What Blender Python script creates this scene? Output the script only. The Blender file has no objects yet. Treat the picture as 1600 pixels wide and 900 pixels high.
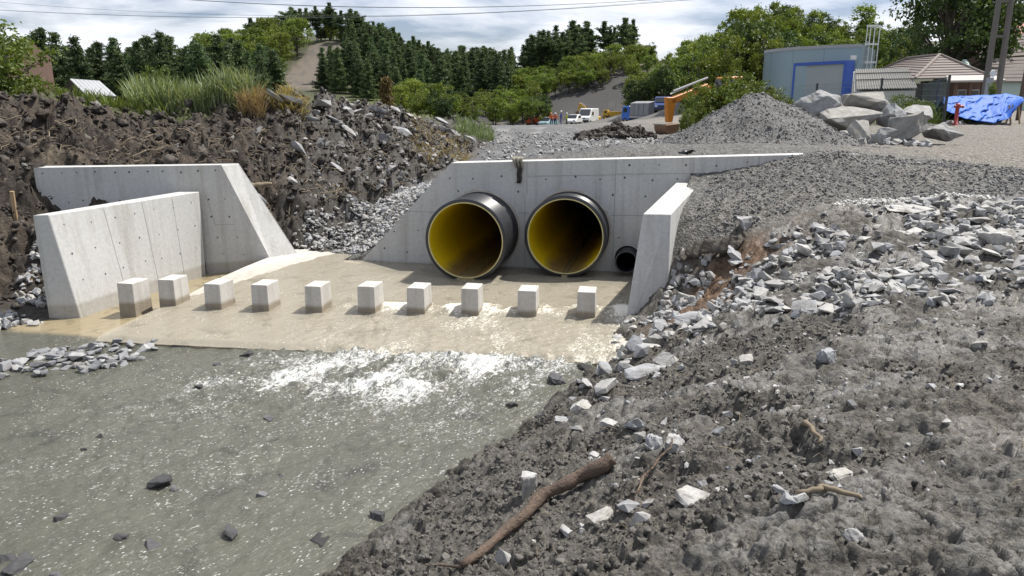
import bpy, bmesh, math, random
import numpy as np
from mathutils import Vector, Matrix, Euler
from mathutils.geometry import tessellate_polygon
R = math.radians
rng = np.random.default_rng(7)
random.seed(7)
sc = bpy.context.scene
C = sc.collection

# ------------------------------------------------------------ camera, sky, sun, exposure
F_PX, HORIZON, EYE = 1155.0, 165.0, 2.67
PITCH = math.atan((450 - HORIZON) / F_PX)
cd = bpy.data.cameras.new('camera'); cam = bpy.data.objects.new('camera', cd); C.objects.link(cam)
cd.sensor_width = 36; cd.lens = F_PX / 1600 * 36; cd.clip_end = 6000; cd.clip_start = 0.05
cam.location = (0, 0, EYE); cam.rotation_euler = (math.pi / 2 - PITCH, 0, 0)
sc.camera = cam
SUN = Vector((0.50, 0.26, 1.0)).normalized()
ELEV = math.asin(SUN.z); AZ = math.atan2(SUN.x, SUN.y)
sd = bpy.data.lights.new('sun', 'SUN'); sun = bpy.data.objects.new('sun', sd); C.objects.link(sun)
sd.energy = 5.0; sd.angle = R(0.53); sd.color = (1.0, 0.955, 0.88)
sun.rotation_euler = SUN.to_track_quat('Z', 'Y').to_euler(); sun.location = (30, 15, 60)
w = bpy.data.worlds.new('World'); sc.world = w; w.use_nodes = True
wn, wl = w.node_tree.nodes, w.node_tree.links
wn.clear()
wo = wn.new('ShaderNodeOutputWorld'); bg = wn.new('ShaderNodeBackground'); bg.inputs[1].default_value = 0.075
sky = wn.new('ShaderNodeTexSky'); sky.sky_type = 'NISHITA'; sky.sun_disc = False
sky.sun_elevation = ELEV; sky.sun_rotation = AZ; sky.air_density = 1.0; sky.dust_density = 0.7; sky.ozone_density = 1.0
tc = wn.new('ShaderNodeTexCoord'); sep = wn.new('ShaderNodeSeparateXYZ'); wl.new(tc.outputs['Generated'], sep.inputs[0])
def wmath(op, a, b=None):
    n = wn.new('ShaderNodeMath'); n.operation = op
    for i, q in enumerate((a, b)):
        if q is None: continue
        if isinstance(q, (int, float)): n.inputs[i].default_value = q
        else: wl.new(q, n.inputs[i])
    return n.outputs[0]
zc = wmath('ADD', wmath('MAXIMUM', sep.outputs[2], 0.0), 0.16)     # a flat cloud deck seen in perspective
cv = wn.new('ShaderNodeCombineXYZ')
wl.new(wmath('DIVIDE', sep.outputs[0], zc), cv.inputs[0]); wl.new(wmath('DIVIDE', sep.outputs[1], zc), cv.inputs[1])
cn = wn.new('ShaderNodeTexNoise'); cn.inputs['Scale'].default_value = 1.15; cn.inputs['Detail'].default_value = 9; cn.inputs['Roughness'].default_value = 0.56
cn.inputs['Distortion'].default_value = 0.25
mp = wn.new('ShaderNodeMapping'); mp.inputs['Location'].default_value = (3.1, 5.2, 0.4)
wl.new(cv.outputs[0], mp.inputs[0]); wl.new(mp.outputs[0], cn.inputs['Vector'])
cr = wn.new('ShaderNodeValToRGB'); cr.color_ramp.elements[0].position = 0.40; cr.color_ramp.elements[1].position = 0.62
wl.new(cn.outputs['Fac'], cr.inputs[0])
cs = wn.new('ShaderNodeValToRGB'); e0, e1 = cs.color_ramp.elements
e0.position = 0.45; e0.color = (12.2, 12.4, 12.8, 1); e1.position = 0.80; e1.color = (9.6, 10.1, 11.4, 1)
wl.new(cn.outputs['Fac'], cs.inputs[0])
tn = wn.new('ShaderNodeMixRGB'); tn.blend_type = 'MULTIPLY'; tn.inputs[0].default_value = 1; tn.inputs[2].default_value = (0.98, 0.93, 1.05, 1); wl.new(sky.outputs[0], tn.inputs[1])
mx = wn.new('ShaderNodeMixRGB'); wl.new(cr.outputs[0], mx.inputs[0]); wl.new(tn.outputs[0], mx.inputs[1]); wl.new(cs.outputs[0], mx.inputs[2])
wl.new(mx.outputs[0], bg.inputs[0]); wl.new(bg.outputs[0], wo.inputs[0])
sc.view_settings.view_transform = 'Standard'; sc.view_settings.look = 'None'
sc.view_settings.gamma = 1; sc.view_settings.exposure = 0.42; sc.view_settings.use_curve_mapping = False
sc.cycles.max_bounces = 6; sc.cycles.transparent_max_bounces = 6; sc.cycles.use_denoising = True

# ------------------------------------------------------------ survey: sight lines to ground points
cP, sP = math.cos(PITCH), math.sin(PITCH)
def ray(x, y):
    a = (x - 800) / F_PX; b = (450 - y) / F_PX
    return a, cP + b * sP, -sP + b * cP
def on(x, y, z):
    a, d, e = ray(x, y); t = (z - EYE) / e
    return (a * t, d * t, z)
def at(x, y, Y):
    a, d, e = ray(x, y); t = Y / d
    return (a * t, Y, EYE + e * t)

# ------------------------------------------------------------ numpy noise
def _h(ix, iy, s):
    n = (ix.astype(np.int64) * 374761393 + iy.astype(np.int64) * 668265263 + s * 1442695041) & 0x7fffffff
    n = ((n ^ (n >> 13)) * 1274126177) & 0x7fffffff
    return ((n ^ (n >> 16)) & 0xffff) / 65535.0
def vnoise(x, y, s=0):
    ix = np.floor(x); iy = np.floor(y); fx = x - ix; fy = y - iy
    ux = fx * fx * fx * (fx * (fx * 6 - 15) + 10); uy = fy * fy * fy * (fy * (fy * 6 - 15) + 10)
    def g(i, j):
        a = _h(ix + i, iy + j, s) * 6.2832
        return np.cos(a) * (fx - i) + np.sin(a) * (fy - j)
    return ((g(0, 0) * (1 - ux) + g(1, 0) * ux) * (1 - uy) + (g(0, 1) * (1 - ux) + g(1, 1) * ux) * uy) * 1.5
def fbm(x, y, o=4, s=0, gain=0.5):
    r = 0; a = 1.0
    for k in range(o):
        r = r + a * vnoise(x * 2 ** k + 13.7 * k, y * 2 ** k - 7.1 * k, s + k); a *= gain
    return r
def bumps(x, y, s=0):
    """rounded clods: 0..1 domes round jittered cell points"""
    ix = np.floor(x); iy = np.floor(y); best = np.zeros_like(x)
    for i in (-1, 0, 1):
        for j in (-1, 0, 1):
            cx = ix + i; cy = iy + j
            px = cx + _h(cx, cy, s); py = cy + _h(cx, cy, s + 5); r = 0.25 + 0.55 * _h(cx, cy, s + 9)
            d2 = ((x - px) ** 2 + (y - py) ** 2) / (r * r)
            best = np.maximum(best, np.sqrt(np.maximum(0, 1 - d2)) * r)
    return best
def plates(x, y, s=0):
    """cracked plates: distance to the nearest crack, and a level for each plate"""
    ix = np.floor(x); iy = np.floor(y); f1 = np.full(x.shape, 9.0); f2 = f1.copy(); lev = np.zeros_like(x)
    for i in (-1, 0, 1):
        for j in (-1, 0, 1):
            cx = ix + i; cy = iy + j; d = np.hypot(x - cx - _h(cx, cy, s), y - cy - _h(cx, cy, s + 3)); n = d < f1
            f2 = np.where(n, f1, np.minimum(f2, d)); lev = np.where(n, _h(cx, cy, s + 7), lev); f1 = np.where(n, d, f1)
    return f2 - f1, lev
def inpoly(x, y, P):
    r = np.zeros(x.shape, bool); n = len(P)
    for i in range(n):
        x0, y0 = P[i]; x1, y1 = P[(i + 1) % n]
        if y0 == y1: continue
        r ^= ((y0 > y) != (y1 > y)) & (x < (x1 - x0) * (y - y0) / (y1 - y0) + x0)
    return r
def sstep(a, b, x):
    t = np.clip((x - a) / (b - a), 0, 1); return t * t * (3 - 2 * t)

# ------------------------------------------------------------ materials
MATS = {}
def nmat(name):
    m = bpy.data.materials.new(name); m.use_nodes = True
    nt = m.node_tree; nt.nodes.clear()
    out = nt.nodes.new('ShaderNodeOutputMaterial'); p = nt.nodes.new('ShaderNodeBsdfPrincipled')
    nt.links.new(p.outputs[0], out.inputs[0])
    MATS[name] = m
    return m, nt, p, out
def node(nt, t, **kw):
    n = nt.nodes.new(t)
    for k, v in kw.items():
        if k in n.inputs: n.inputs[k].default_value = v
        else: setattr(n, k, v)
    return n
def ramp(nt, fac, stops):
    r = nt.nodes.new('ShaderNodeValToRGB'); cr = r.color_ramp
    while len(cr.elements) < len(stops): cr.elements.new(0.5)
    for e, (p, c) in zip(cr.elements, stops):
        e.position = p; e.color = (*c, 1) if len(c) == 3 else c
    nt.links.new(fac, r.inputs[0]); return r.outputs[0]
def mixc(nt, fac, a, b, mode='MIX'):
    n = nt.nodes.new('ShaderNodeMixRGB'); n.blend_type = mode
    for i, q in enumerate((fac, a, b)):
        if isinstance(q, (int, float)): n.inputs[i].default_value = q
        elif isinstance(q, tuple): n.inputs[i].default_value = (*q, 1) if len(q) == 3 else q
        else: nt.links.new(q, n.inputs[i])
    return n.outputs[0]
def noise(nt, vec, scale, detail=5, rough=0.55, dist=0.0):
    n = node(nt, 'ShaderNodeTexNoise', Scale=scale, Detail=detail, Roughness=rough, Distortion=dist)
    if vec is not None: nt.links.new(vec, n.inputs['Vector'])
    return n.outputs['Fac']
def bump(nt, p, h, strength, dist):
    b = node(nt, 'ShaderNodeBump', Strength=strength, Distance=dist)
    nt.links.new(h, b.inputs['Height']); nt.links.new(b.outputs[0], p.inputs['Normal']); return b
def wpos(nt, scale=None):
    g = nt.nodes.new('ShaderNodeNewGeometry'); o = g.outputs['Position']
    if scale:
        m = nt.nodes.new('ShaderNodeMapping'); m.inputs['Scale'].default_value = scale
        nt.links.new(o, m.inputs[0]); o = m.outputs[0]
    return o
def simple(name, c1, c2=None, rough=0.7, scale=6.0, bmp=0.0, bscale=40, metal=0.0, spec=0.5, var=0.0):
    """two-tone noise colour, optional relief, optional change from copy to copy"""
    m, nt, p, out = nmat(name)
    c2 = c2 or tuple(x * 0.75 for x in c1)
    tcn = nt.nodes.new('ShaderNodeTexCoord'); v = tcn.outputs['Object']
    col = mixc(nt, noise(nt, v, scale), c1, c2)
    if var:
        oi = nt.nodes.new('ShaderNodeObjectInfo')
        hsv = node(nt, 'ShaderNodeHueSaturation'); nt.links.new(col, hsv.inputs['Color'])
        mr = node(nt, 'ShaderNodeMapRange'); mr.inputs[3].default_value = 1 - var; mr.inputs[4].default_value = 1 + var
        nt.links.new(oi.outputs['Random'], mr.inputs[0]); nt.links.new(mr.outputs[0], hsv.inputs['Value']); col = hsv.outputs[0]
    nt.links.new(col, p.inputs['Base Color'])
    p.inputs['Roughness'].default_value = rough; p.inputs['Metallic'].default_value = metal
    p.inputs['Specular IOR Level'].default_value = spec
    if bmp: bump(nt, p, noise(nt, v, bscale, 6, 0.6), bmp, 0.02)
    return m

def concrete(name, base=(0.52, 0.52, 0.505), stain=0.5):
    m, nt, p, out = nmat(name)
    P = wpos(nt)
    big = noise(nt, P, 0.9, 6, 0.6); fine = noise(nt, P, 22, 6, 0.65)
    col = mixc(nt, big, tuple(x * 0.86 for x in base), tuple(min(1, x * 1.13) for x in base))
    col = mixc(nt, ramp(nt, fine, [(0.35, (0.80, 0.80, 0.80)), (0.7, (1.06, 1.06, 1.06))]), col, col, 'MIX')
    mul = ramp(nt, fine, [(0.3, (0.84, 0.84, 0.84)), (0.65, (1.0, 1.0, 1.0))])
    col = mixc(nt, 1.0, col, mul, 'MULTIPLY')
    # run-off streaks and formwork boards
    st = noise(nt, wpos(nt, (7.0, 7.0, 0.35)), 1.0, 5, 0.6)
    col = mixc(nt, 1.0, col, ramp(nt, st, [(0.30, (0.80, 0.785, 0.76)), (0.52, (1, 1, 1))]), 'MULTIPLY')
    # damp tide mark near the water
    sepn = nt.nodes.new('ShaderNodeSeparateXYZ'); nt.links.new(P, sepn.inputs[0])
    zz = node(nt, 'ShaderNodeMath', operation='MULTIPLY_ADD'); nt.links.new(big, zz.inputs[0]); zz.inputs[1].default_value = -0.10
    nt.links.new(sepn.outputs[2], zz.inputs[2])
    wet = ramp(nt, zz.outputs[0], [(0.0, (0.50, 0.44, 0.34)), (0.05, (1, 1, 1))])
    col = mixc(nt, stain, col, mixc(nt, 1.0, col, wet, 'MULTIPLY'))
    # bug holes
    vo = node(nt, 'ShaderNodeTexVoronoi', Scale=26.0); nt.links.new(P, vo.inputs['Vector'])
    hole = ramp(nt, vo.outputs['Distance'], [(0.05, (0.45, 0.45, 0.45)), (0.085, (1, 1, 1))])
    msk = ramp(nt, noise(nt, P, 5.0, 2), [(0.5, (0, 0, 0)), (0.62, (1, 1, 1))])
    col = mixc(nt, msk, col, mixc(nt, 1.0, col, hole, 'MULTIPLY'))
    nt.links.new(col, p.inputs['Base Color']); p.inputs['Roughness'].default_value = 0.85
    p.inputs['Specular IOR Level'].default_value = 0.3
    bump(nt, p, fine, 0.25, 0.01)
    return m
M_CONC = concrete('cast_concrete'); M_APRON = concrete('apron_concrete', (0.53, 0.51, 0.465), 0.3)
M_SEAM = simple('seam_grout', (0.27, 0.27, 0.265), (0.36, 0.36, 0.35), 0.9)
M_TIE = simple('tie_hole_shade', (0.05, 0.05, 0.05), (0.1, 0.095, 0.09), 0.9)  # discs stand proud; the shade of a recessed hole is in their colour

def ground_mat():
    m, nt, p, out = nmat('ground_soil')
    a = nt.nodes.new('ShaderNodeAttribute'); a.attribute_name = 'soil'
    g = nt.nodes.new('ShaderNodeAttribute'); g.attribute_name = 'grit'
    P = wpos(nt)
    n1 = noise(nt, P, 14, 8, 0.7); n2 = noise(nt, P, 70, 4, 0.7)
    col = mixc(nt, 1.0, a.outputs['Color'], ramp(nt, n1, [(0.30, (0.40, 0.40, 0.40)), (0.5, (0.92, 0.92, 0.92)), (0.70, (1.42, 1.42, 1.42))]), 'MULTIPLY')
    col = mixc(nt, 1.0, col, ramp(nt, n2, [(0.3, (0.72, 0.72, 0.72)), (0.7, (1.2, 1.2, 1.2))]), 'MULTIPLY')
    # crushed stone: pale and dark chips
    vo = node(nt, 'ShaderNodeTexVoronoi', Scale=38.0); nt.links.new(P, vo.inputs['Vector'])
    sx = nt.nodes.new('ShaderNodeSeparateXYZ'); nt.links.new(vo.outputs['Color'], sx.inputs[0])
    chip = ramp(nt, sx.outputs[0], [(0.0, (0.62, 0.62, 0.62)), (0.6, (0.95, 0.95, 0.95)), (1.0, (1.35, 1.35, 1.36))])
    col = mixc(nt, g.outputs['Fac'], col, mixc(nt, 1.0, col, chip, 'MULTIPLY'))
    nt.links.new(col, p.inputs['Base Color'])
    wt = nt.nodes.new('ShaderNodeAttribute'); wt.attribute_name = 'wet'
    rw = mixc(nt, wt.outputs['Fac'], ramp(nt, n1, [(0.3, (0.95, 0.95, 0.95)), (0.7, (0.6, 0.6, 0.6))]), ramp(nt, n1, [(0.35, (0.66, 0.66, 0.66)), (0.62, (0.38, 0.38, 0.38))]))
    nt.links.new(rw, p.inputs['Roughness'])
    nt.links.new(mixc(nt, wt.outputs['Fac'], (.3, .3, .3), (.6, .6, .6)), p.inputs['Specular IOR Level'])
    vc = node(nt, 'ShaderNodeTexVoronoi', Scale=46.0, feature='SMOOTH_F1'); nt.links.new(P, vc.inputs['Vector'])
    inv = node(nt, 'ShaderNodeInvert'); nt.links.new(vc.outputs['Distance'], inv.inputs['Color'])
    hgt = mixc(nt, g.outputs['Fac'], mixc(nt, 0.5, n1, inv.outputs[0]), vo.outputs['Distance'])
    hh = mixc(nt, 0.4, hgt, n2)
    bb = bump(nt, p, hh, 1.0, 0.035); nt.links.new(mixc(nt, wt.outputs['Fac'], (1, 1, 1), (.75, .75, .75)), bb.inputs['Strength'])
    return m
M_GROUND = ground_mat()

def rock_mat(name, pal, mud=0.35, attr=False, mudcol=(0.13, 0.115, 0.095)):
    m, nt, p, out = nmat(name)
    tcn = nt.nodes.new('ShaderNodeTexCoord')
    if attr:
        a = nt.nodes.new('ShaderNodeAttribute'); a.attribute_name = 'tint'; rnd = a.outputs['Fac']; V = wpos(nt); sc_ = 9.0
    else:
        o = nt.nodes.new('ShaderNodeObjectInfo'); rnd = o.outputs['Random']; V = wpos(nt); sc_ = 7.0
    n = len(pal)
    col = ramp(nt, rnd, [(i / (n - 1), c) for i, c in enumerate(pal)])
    n1 = noise(nt, V, sc_, 7, 0.62, 0.4); n2 = noise(nt, V, 45, 5, 0.65)
    col = mixc(nt, 1.0, col, ramp(nt, n1, [(0.3, (0.68, 0.68, 0.69)), (0.68, (1.12, 1.12, 1.12))]), 'MULTIPLY')
    col = mixc(nt, 1.0, col, ramp(nt, n2, [(0.3, (0.82, 0.82, 0.82)), (0.7, (1.08, 1.08, 1.08))]), 'MULTIPLY')
    if mud:
        msk = ramp(nt, noise(nt, V, 5.0, 6, 0.65), [(0.60 - mud * 0.3, (0, 0, 0)), (0.76 - mud * 0.3, (0.9, 0.9, 0.9))])
        col = mixc(nt, msk, col, mudcol)
    nt.links.new(col, p.inputs['Base Color']); p.inputs['Roughness'].default_value = 0.8; p.inputs['Specular IOR Level'].default_value = 0.35
    bump(nt, p, mixc(nt, 0.35, n1, n2), 0.5, 0.03)
    return m
PALE = [(0.27, 0.27, 0.265), (0.42, 0.415, 0.40), (0.32, 0.33, 0.345), (0.48, 0.47, 0.44), (0.31, 0.32, 0.335), (0.44, 0.425, 0.39)]
M_ROCK = rock_mat('pale_rock', PALE, 0.25); M_ROCKS = rock_mat('pale_rock_scatter', PALE, 0.3, True)
M_WROCK = rock_mat('wet_rock', [(0.035, 0.034, 0.033), (0.07, 0.07, 0.072), (0.13, 0.13, 0.135)], 0.0)
M_BOULDER = rock_mat('boulder_rock', [(0.25, 0.245, 0.225), (0.31, 0.31, 0.30), (0.265, 0.275, 0.29), (0.32, 0.305, 0.27)], 0.2, mudcol=(0.24, 0.215, 0.17))
M_CLOD = rock_mat('mud_clod', [(0.085, 0.079, 0.070), (0.135, 0.127, 0.113), (0.105, 0.098, 0.088), (0.165, 0.156, 0.14)], 0.0, True)
M_DARKCLOD = rock_mat('dark_soil_clod', [(0.030, 0.024, 0.019), (0.060, 0.047, 0.036), (0.040, 0.035, 0.031), (0.11, 0.098, 0.082), (0.048, 0.037, 0.028)], 0.0, True)

# ------------------------------------------------------------ mesh helpers
def tag(o, label=None, cat=None, group=None, kind=None):
    if label: o['label'] = label
    if cat: o['category'] = cat
    if group: o['group'] = group
    if kind: o['kind'] = kind
    return o
def link(name, me, mat=None, parent=None, loc=None):
    o = bpy.data.objects.new(name, me); C.objects.link(o)
    if mat is not None and me is not None:
        if not me.materials: me.materials.append(mat)
        elif me.materials[0] != mat: o.material_slots[0].link = 'OBJECT'; o.material_slots[0].material = mat
    if parent is not None: o.parent = parent
    if loc is not None: o.location = loc
    return o
def empty(name, loc=(0, 0, 0), rz=0.0):
    o = bpy.data.objects.new(name, None); C.objects.link(o); o.location = loc; o.rotation_euler = (0, 0, rz); o.empty_display_size = 0.2
    return o
def mesh(name, v, f, smooth=False):
    me = bpy.data.meshes.new(name); me.from_pydata([tuple(q) for q in v], [], f); me.update()
    if smooth: me.polygons.foreach_set('use_smooth', [True] * len(me.polygons))
    return me
def npmesh(name, V, Fq, smooth=False, attrs=None):
    """V (n,3), Fq (m,k) -> mesh, fast"""
    me = bpy.data.meshes.new(name); n = len(V); m, k = Fq.shape
    me.vertices.add(n); me.vertices.foreach_set('co', np.ascontiguousarray(V, np.float32).ravel())
    me.loops.add(m * k); me.loops.foreach_set('vertex_index', np.ascontiguousarray(Fq, np.int32).ravel())
    me.polygons.add(m); me.polygons.foreach_set('loop_start', np.arange(0, m * k, k, dtype=np.int32))
    me.polygons.foreach_set('loop_total', np.full(m, k, np.int32))
    me.polygons.foreach_set('use_smooth', np.full(m, smooth, bool))
    me.update(calc_edges=True); me.validate()
    for nm, (typ, arr) in (attrs or {}).items():
        a = me.attributes.new(nm, typ, 'POINT')
        a.data.foreach_set('color' if typ == 'FLOAT_COLOR' else 'value', np.ascontiguousarray(arr, np.float32).ravel())
    return me
class MB:
    def __init__(s): s.v = []; s.f = []
    def add(s, v, f):
        o = len(s.v); s.v += [Vector(q) for q in v]; s.f += [tuple(i + o for i in q) for q in f]; return s
    def box(s, c, d, rz=0.0, M=None):
        x, y, z = (q / 2 for q in d)
        v = [Vector((i, j, k)) for k in (-z, z) for i, j in ((-x, -y), (x, -y), (x, y), (-x, y))]
        m = Matrix.Translation(c) @ Matrix.Rotation(rz, 4, 'Z')
        if M is not None: m = Matrix.Translation(c) @ M.to_4x4()
        return s.add([m @ q for q in v], [(3, 2, 1, 0), (4, 5, 6, 7), (0, 1, 5, 4), (1, 2, 6, 5), (2, 3, 7, 6), (3, 0, 4, 7)])
    def hexa(s, b, t):
        """four bottom points, four top points, both counter-clockwise"""
        return s.add(list(b) + list(t), [(3, 2, 1, 0), (4, 5, 6, 7), (0, 1, 5, 4), (1, 2, 6, 5), (2, 3, 7, 6), (3, 0, 4, 7)])
    def prism(s, poly, a, b):
        """poly of (u,v) lofted between maps a(u,v) and b(u,v)"""
        n = len(poly)
        return s.add([a(*q) for q in poly] + [b(*q) for q in poly], [tuple(range(n))[::-1], tuple(range(n, 2 * n))] + [(i, (i + 1) % n, n + (i + 1) % n, n + i) for i in range(n)])
    def tube(s, pts, rad, seg=8, cap=True):
        pts = [Vector(q) for q in pts]; n = len(pts)
        if isinstance(rad, (int, float)): rad = [rad] * n
        vs = []; up = Vector((0, 0, 1))
        for i, q in enumerate(pts):
            t = (pts[min(i + 1, n - 1)] - pts[max(i - 1, 0)]).normalized()
            a = t.cross(up if abs(t.z) < 0.95 else Vector((1, 0, 0))).normalized(); b = a.cross(t)
            for k in range(seg):
                g = 2 * math.pi * k / seg; vs.append(q + (a * math.cos(g) + b * math.sin(g)) * rad[i])
        fs = [(i * seg + k, i * seg + (k + 1) % seg, (i + 1) * seg + (k + 1) % seg, (i + 1) * seg + k) for i in range(n - 1) for k in range(seg)]
        if cap: fs += [tuple(range(seg))[::-1], tuple(range((n - 1) * seg, n * seg))]
        return s.add(vs, fs)
    def lathe(s, prof, M, seg=48, close=False):
        """prof of (r, t): turned about local Z, then M"""
        n = len(prof); vs = []
        for r, t in prof:
            for k in range(seg):
                g = 2 * math.pi * k / seg; vs.append(M @ Vector((r * math.cos(g), r * math.sin(g), t)))
        rows = n if close else n - 1
        return s.add(vs, [(i * seg + k, i * seg + (k + 1) % seg, ((i + 1) % n) * seg + (k + 1) % seg, ((i + 1) % n) * seg + k) for i in range(rows) for k in range(seg)])
    def build(s, name, mat, parent=None, smooth=False, bevel=0.0, seg=1, rough=0.0):
        me = mesh(name, s.v, s.f, smooth)
        if bevel:
            bm = bmesh.new(); bm.from_mesh(me)
            bmesh.ops.bevel(bm, geom=list(bm.edges), offset=bevel, segments=seg, profile=0.6, affect='EDGES', clamp_overlap=True)
            bmesh.ops.recalc_face_normals(bm, faces=bm.faces)
            bm.to_mesh(me); bm.free()
        else:
            bm = bmesh.new(); bm.from_mesh(me); bmesh.ops.recalc_face_normals(bm, faces=bm.faces); bm.to_mesh(me); bm.free()
        if smooth: me.polygons.foreach_set('use_smooth', [True] * len(me.polygons))
        return link(name, me, mat, parent)
def copy_tree(o, loc=None, rz=None, scale=None):
    c = o.copy(); C.objects.link(c)
    if loc is not None: c.location = loc
    if rz is not None: c.rotation_euler = (c.rotation_euler.x, c.rotation_euler.y, rz)
    if scale is not None: c.scale = scale if not isinstance(scale, (int, float)) else (scale,) * 3
    for ch in o.children:
        d = ch.copy(); C.objects.link(d); d.parent = c; d.matrix_parent_inverse = ch.matrix_parent_inverse
        for g in ch.children:
            e = g.copy(); C.objects.link(e); e.parent = d; e.matrix_parent_inverse = g.matrix_parent_inverse
    return c

# ------------------------------------------------------------ layout of the outlet structure (metres; apron level is z = 0)
WO = Vector((-2.66, 12.53, 0)); WA = R(11.6)
WD = Vector((math.cos(WA), -math.sin(WA), 0)); WN = Vector((-math.sin(WA), -math.cos(WA), 0))   # along the headwall, out of it
def wall(s, z, out=0.0): return WO + WD * s + WN * out + Vector((0, 0, z))
Z_STREAM = -0.12
WATERLINE = [(1.17, 8.03), (0.79, 7.45), (0.43, 6.66), (0.0, 5.95), (-0.41, 5.36), (-0.69, 4.78), (-0.9, 4.41), (-1.09, 3.96), (-1.45, 3.2), (-1.9, 2.2), (-2.3, 1.0)]
CHANNEL = [(-6.1, 9.5), (-5.25, 12.35), (-4.3, 12.72), (-3.9, 13.15), (-2.72, 12.72), tuple(wall(5.5, 0, -0.15).xy), (2.72, 11.35), (1.85, 9.2), (1.45, 9.0), (1.25, 8.6)] + \
          [(x - 0.35, y - 0.2) for x, y in WATERLINE] + [(-14, 1.0), (-14, 7.2), (-9, 8.2), (-6.9, 8.6), (-6.3, 9.2)]

# ------------------------------------------------------------ the ground: heights from a set of levelled points
K = [  # right bank, foreground
 (0, 0, 1.0), (2, 0, 1.05), (4, 1.5, 1.1), (-1.2, 1.5, .2), (0, 1.5, .75), (1.82, 2.3, 1.05), (1.17, 2.37, 1.0), (.52, 2.66, .8), (0, 3.15, .45), (2.5, 3.31, 1.05),
 (1.66, 3.51, .95), (1.08, 3.82, .8), (.64, 4.54, .45), (3.47, 4.76, 1.05), (2.37, 5.2, .9), (1.66, 6.08, .6), (1.26, 6.91, .25), (4.8, 6.81, 1.2), (4.0, 7.55, 1.15),
 (2.83, 7.97, .85), (2.08, 7.72, .50), (2.10, 9.0, .22), (2.0, 8.5, .22), (1.65, 8.5, .1), (1.6, 9.05, .05), (6.36, 9.19, 1.5), (4.99, 9.6, 1.48), (3.88, 8.92, 1.3), (3.11, 8.87, 1.12), (2.55, 9.25, 0.85),
 (2.4, 9.75, 1.3), (2.75, 10.3, 1.45), (2.95, 11.0, 1.53), (4.1, 10.85, 1.86), (3.5, 10.9, 1.72), (3.2, 9.7, 1.42), (2.25, 9.5, 1.05),
 (5, 3, 1.1), (9, 5, 1.2), (14, 8, 1.4),
 # site road on the right
 (12.3, 18, 1.7), (9.5, 17, 1.75), (7, 13, 1.85), (9, 11, 1.65), (12, 9, 1.5), (16, 16, 1.7), (24, 25, 1.9), (14, 27, 2.0), (10, 32, 2.1), (8, 38, 2.0), (12, 22, 1.75), (18, 20, 1.75), (30, 40, 2.2),
 # behind the headwall
 (-2.7, 12.95, .08), (-1.7, 12.95, .65), (-.9, 12.85, 1.35), (.15, 12.55, 1.72), (1.35, 12.3, 1.80), (2.8, 12.0, 1.85), (4.6, 11.75, 1.97), (4.62, 10.75, 1.97), (5.2, 11.3, 1.98), (5.0, 10.9, 1.94), (6.2, 11.2, 1.84), (7.5, 11.0, 1.72), (9, 12, 1.69), (6.5, 10.2, 1.70), (8, 9.8, 1.56), (5.7, 10.4, 1.75),
 # riprap gully
 (-4.1, 13.2, .08), (-3.3, 13.3, .07), (-3.4, 14.2, .40), (-2.9, 15.2, .8), (-2.2, 15.2, .95), (-1.6, 14.2, 1.1), (-1.2, 16.0, 1.3), (-.9, 14.5, 1.45)]
K += [on(900, 220, 1.72), on(830, 215, 1.55), on(1000, 226, 1.75), on(950, 208, 1.62), on(870, 200, 1.5), on(800, 232, 1.55), at(880, 194, 45), at(820, 197, 45), at(960, 196, 45), at(1010, 199, 45), at(1040, 212, 29), at(1090, 205, 29),
      at(750, 197, 50), at(700, 195, 50)]
for Y, z in ((62, 1.0), (80, .55), (100, .05), (125, -.1)):
    K += [((px - 800) / 1155 * Y, Y, z) for px in (760, 850, 950, 1040)]
# left bank and the spoil heap
K += [at(320, 196, 16), at(430, 152, 17), at(520, 157, 19), at(600, 162, 22), at(700, 187, 28), at(760, 207, 32), at(430, 250, 14.6), at(520, 290, 14.2), at(385, 285, 13.5), at(470, 345, 13.6), at(560, 250, 16.2), at(640, 240, 19),
      at(700, 235, 22), at(760, 228, 27), at(560, 310, 15.0), at(640, 285, 16.2), at(720, 250, 18.6), at(60, 250, 12.6), at(200, 250, 12.9), at(330, 250, 13.0), at(100, 225, 13.5), at(0, 158, 14.5), at(60, 160, 14.8), at(130, 174, 15.2), at(200, 190, 15.5), at(260, 196, 15.8),
      at(30, 215, 13.8), at(200, 222, 14.2), at(300, 225, 14.2), at(20, 290, 11.6), at(20, 350, 11.1), at(30, 420, 10.5), at(50, 470, 10.0),
      (-6.6, 9.5, -.08), (-6.6, 10.6, .4), (-6.2, 11.3, .55), (-5.7, 12.05, .6), (-6.7, 11.75, .65), (-7.2, 11.7, .8), (-7.0, 9.3, 0.0), (-9, 9.3, .35), (-11, 9.5, .8), (-12, 11, 1.9), (-12, 14, 2.8), (-18, 18, 2.6), (-9, 8.2, -.1), (-14, 7.6, .1),
      (-8, 18, 2.3), (-6, 20, 2.35), (-4, 24, 2.3), (-14, 24, 2.2), (-8, 27, 2.1), (-2, 33, 1.9), (-12, 40, 1.9), (-30, 40, 2.0), (-20, 60, 1.6), (-40, 70, 1.8), (-10, 60, 1.4)]
# stream bed
K += [(-6.3, 8.3, -.16), (-5.4, 8.6, -.4), (-7, 7, -.35), (-10, 6, -.35), (-4, 6, -.4), (-3, 4, -.4), (-5, 2.5, -.4), (-9, 3, -.4)]
K += [(x, y, -.13) for x, y in WATERLINE] + [(x - .4, y - .2, -.38) for x, y in WATERLINE]
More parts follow.
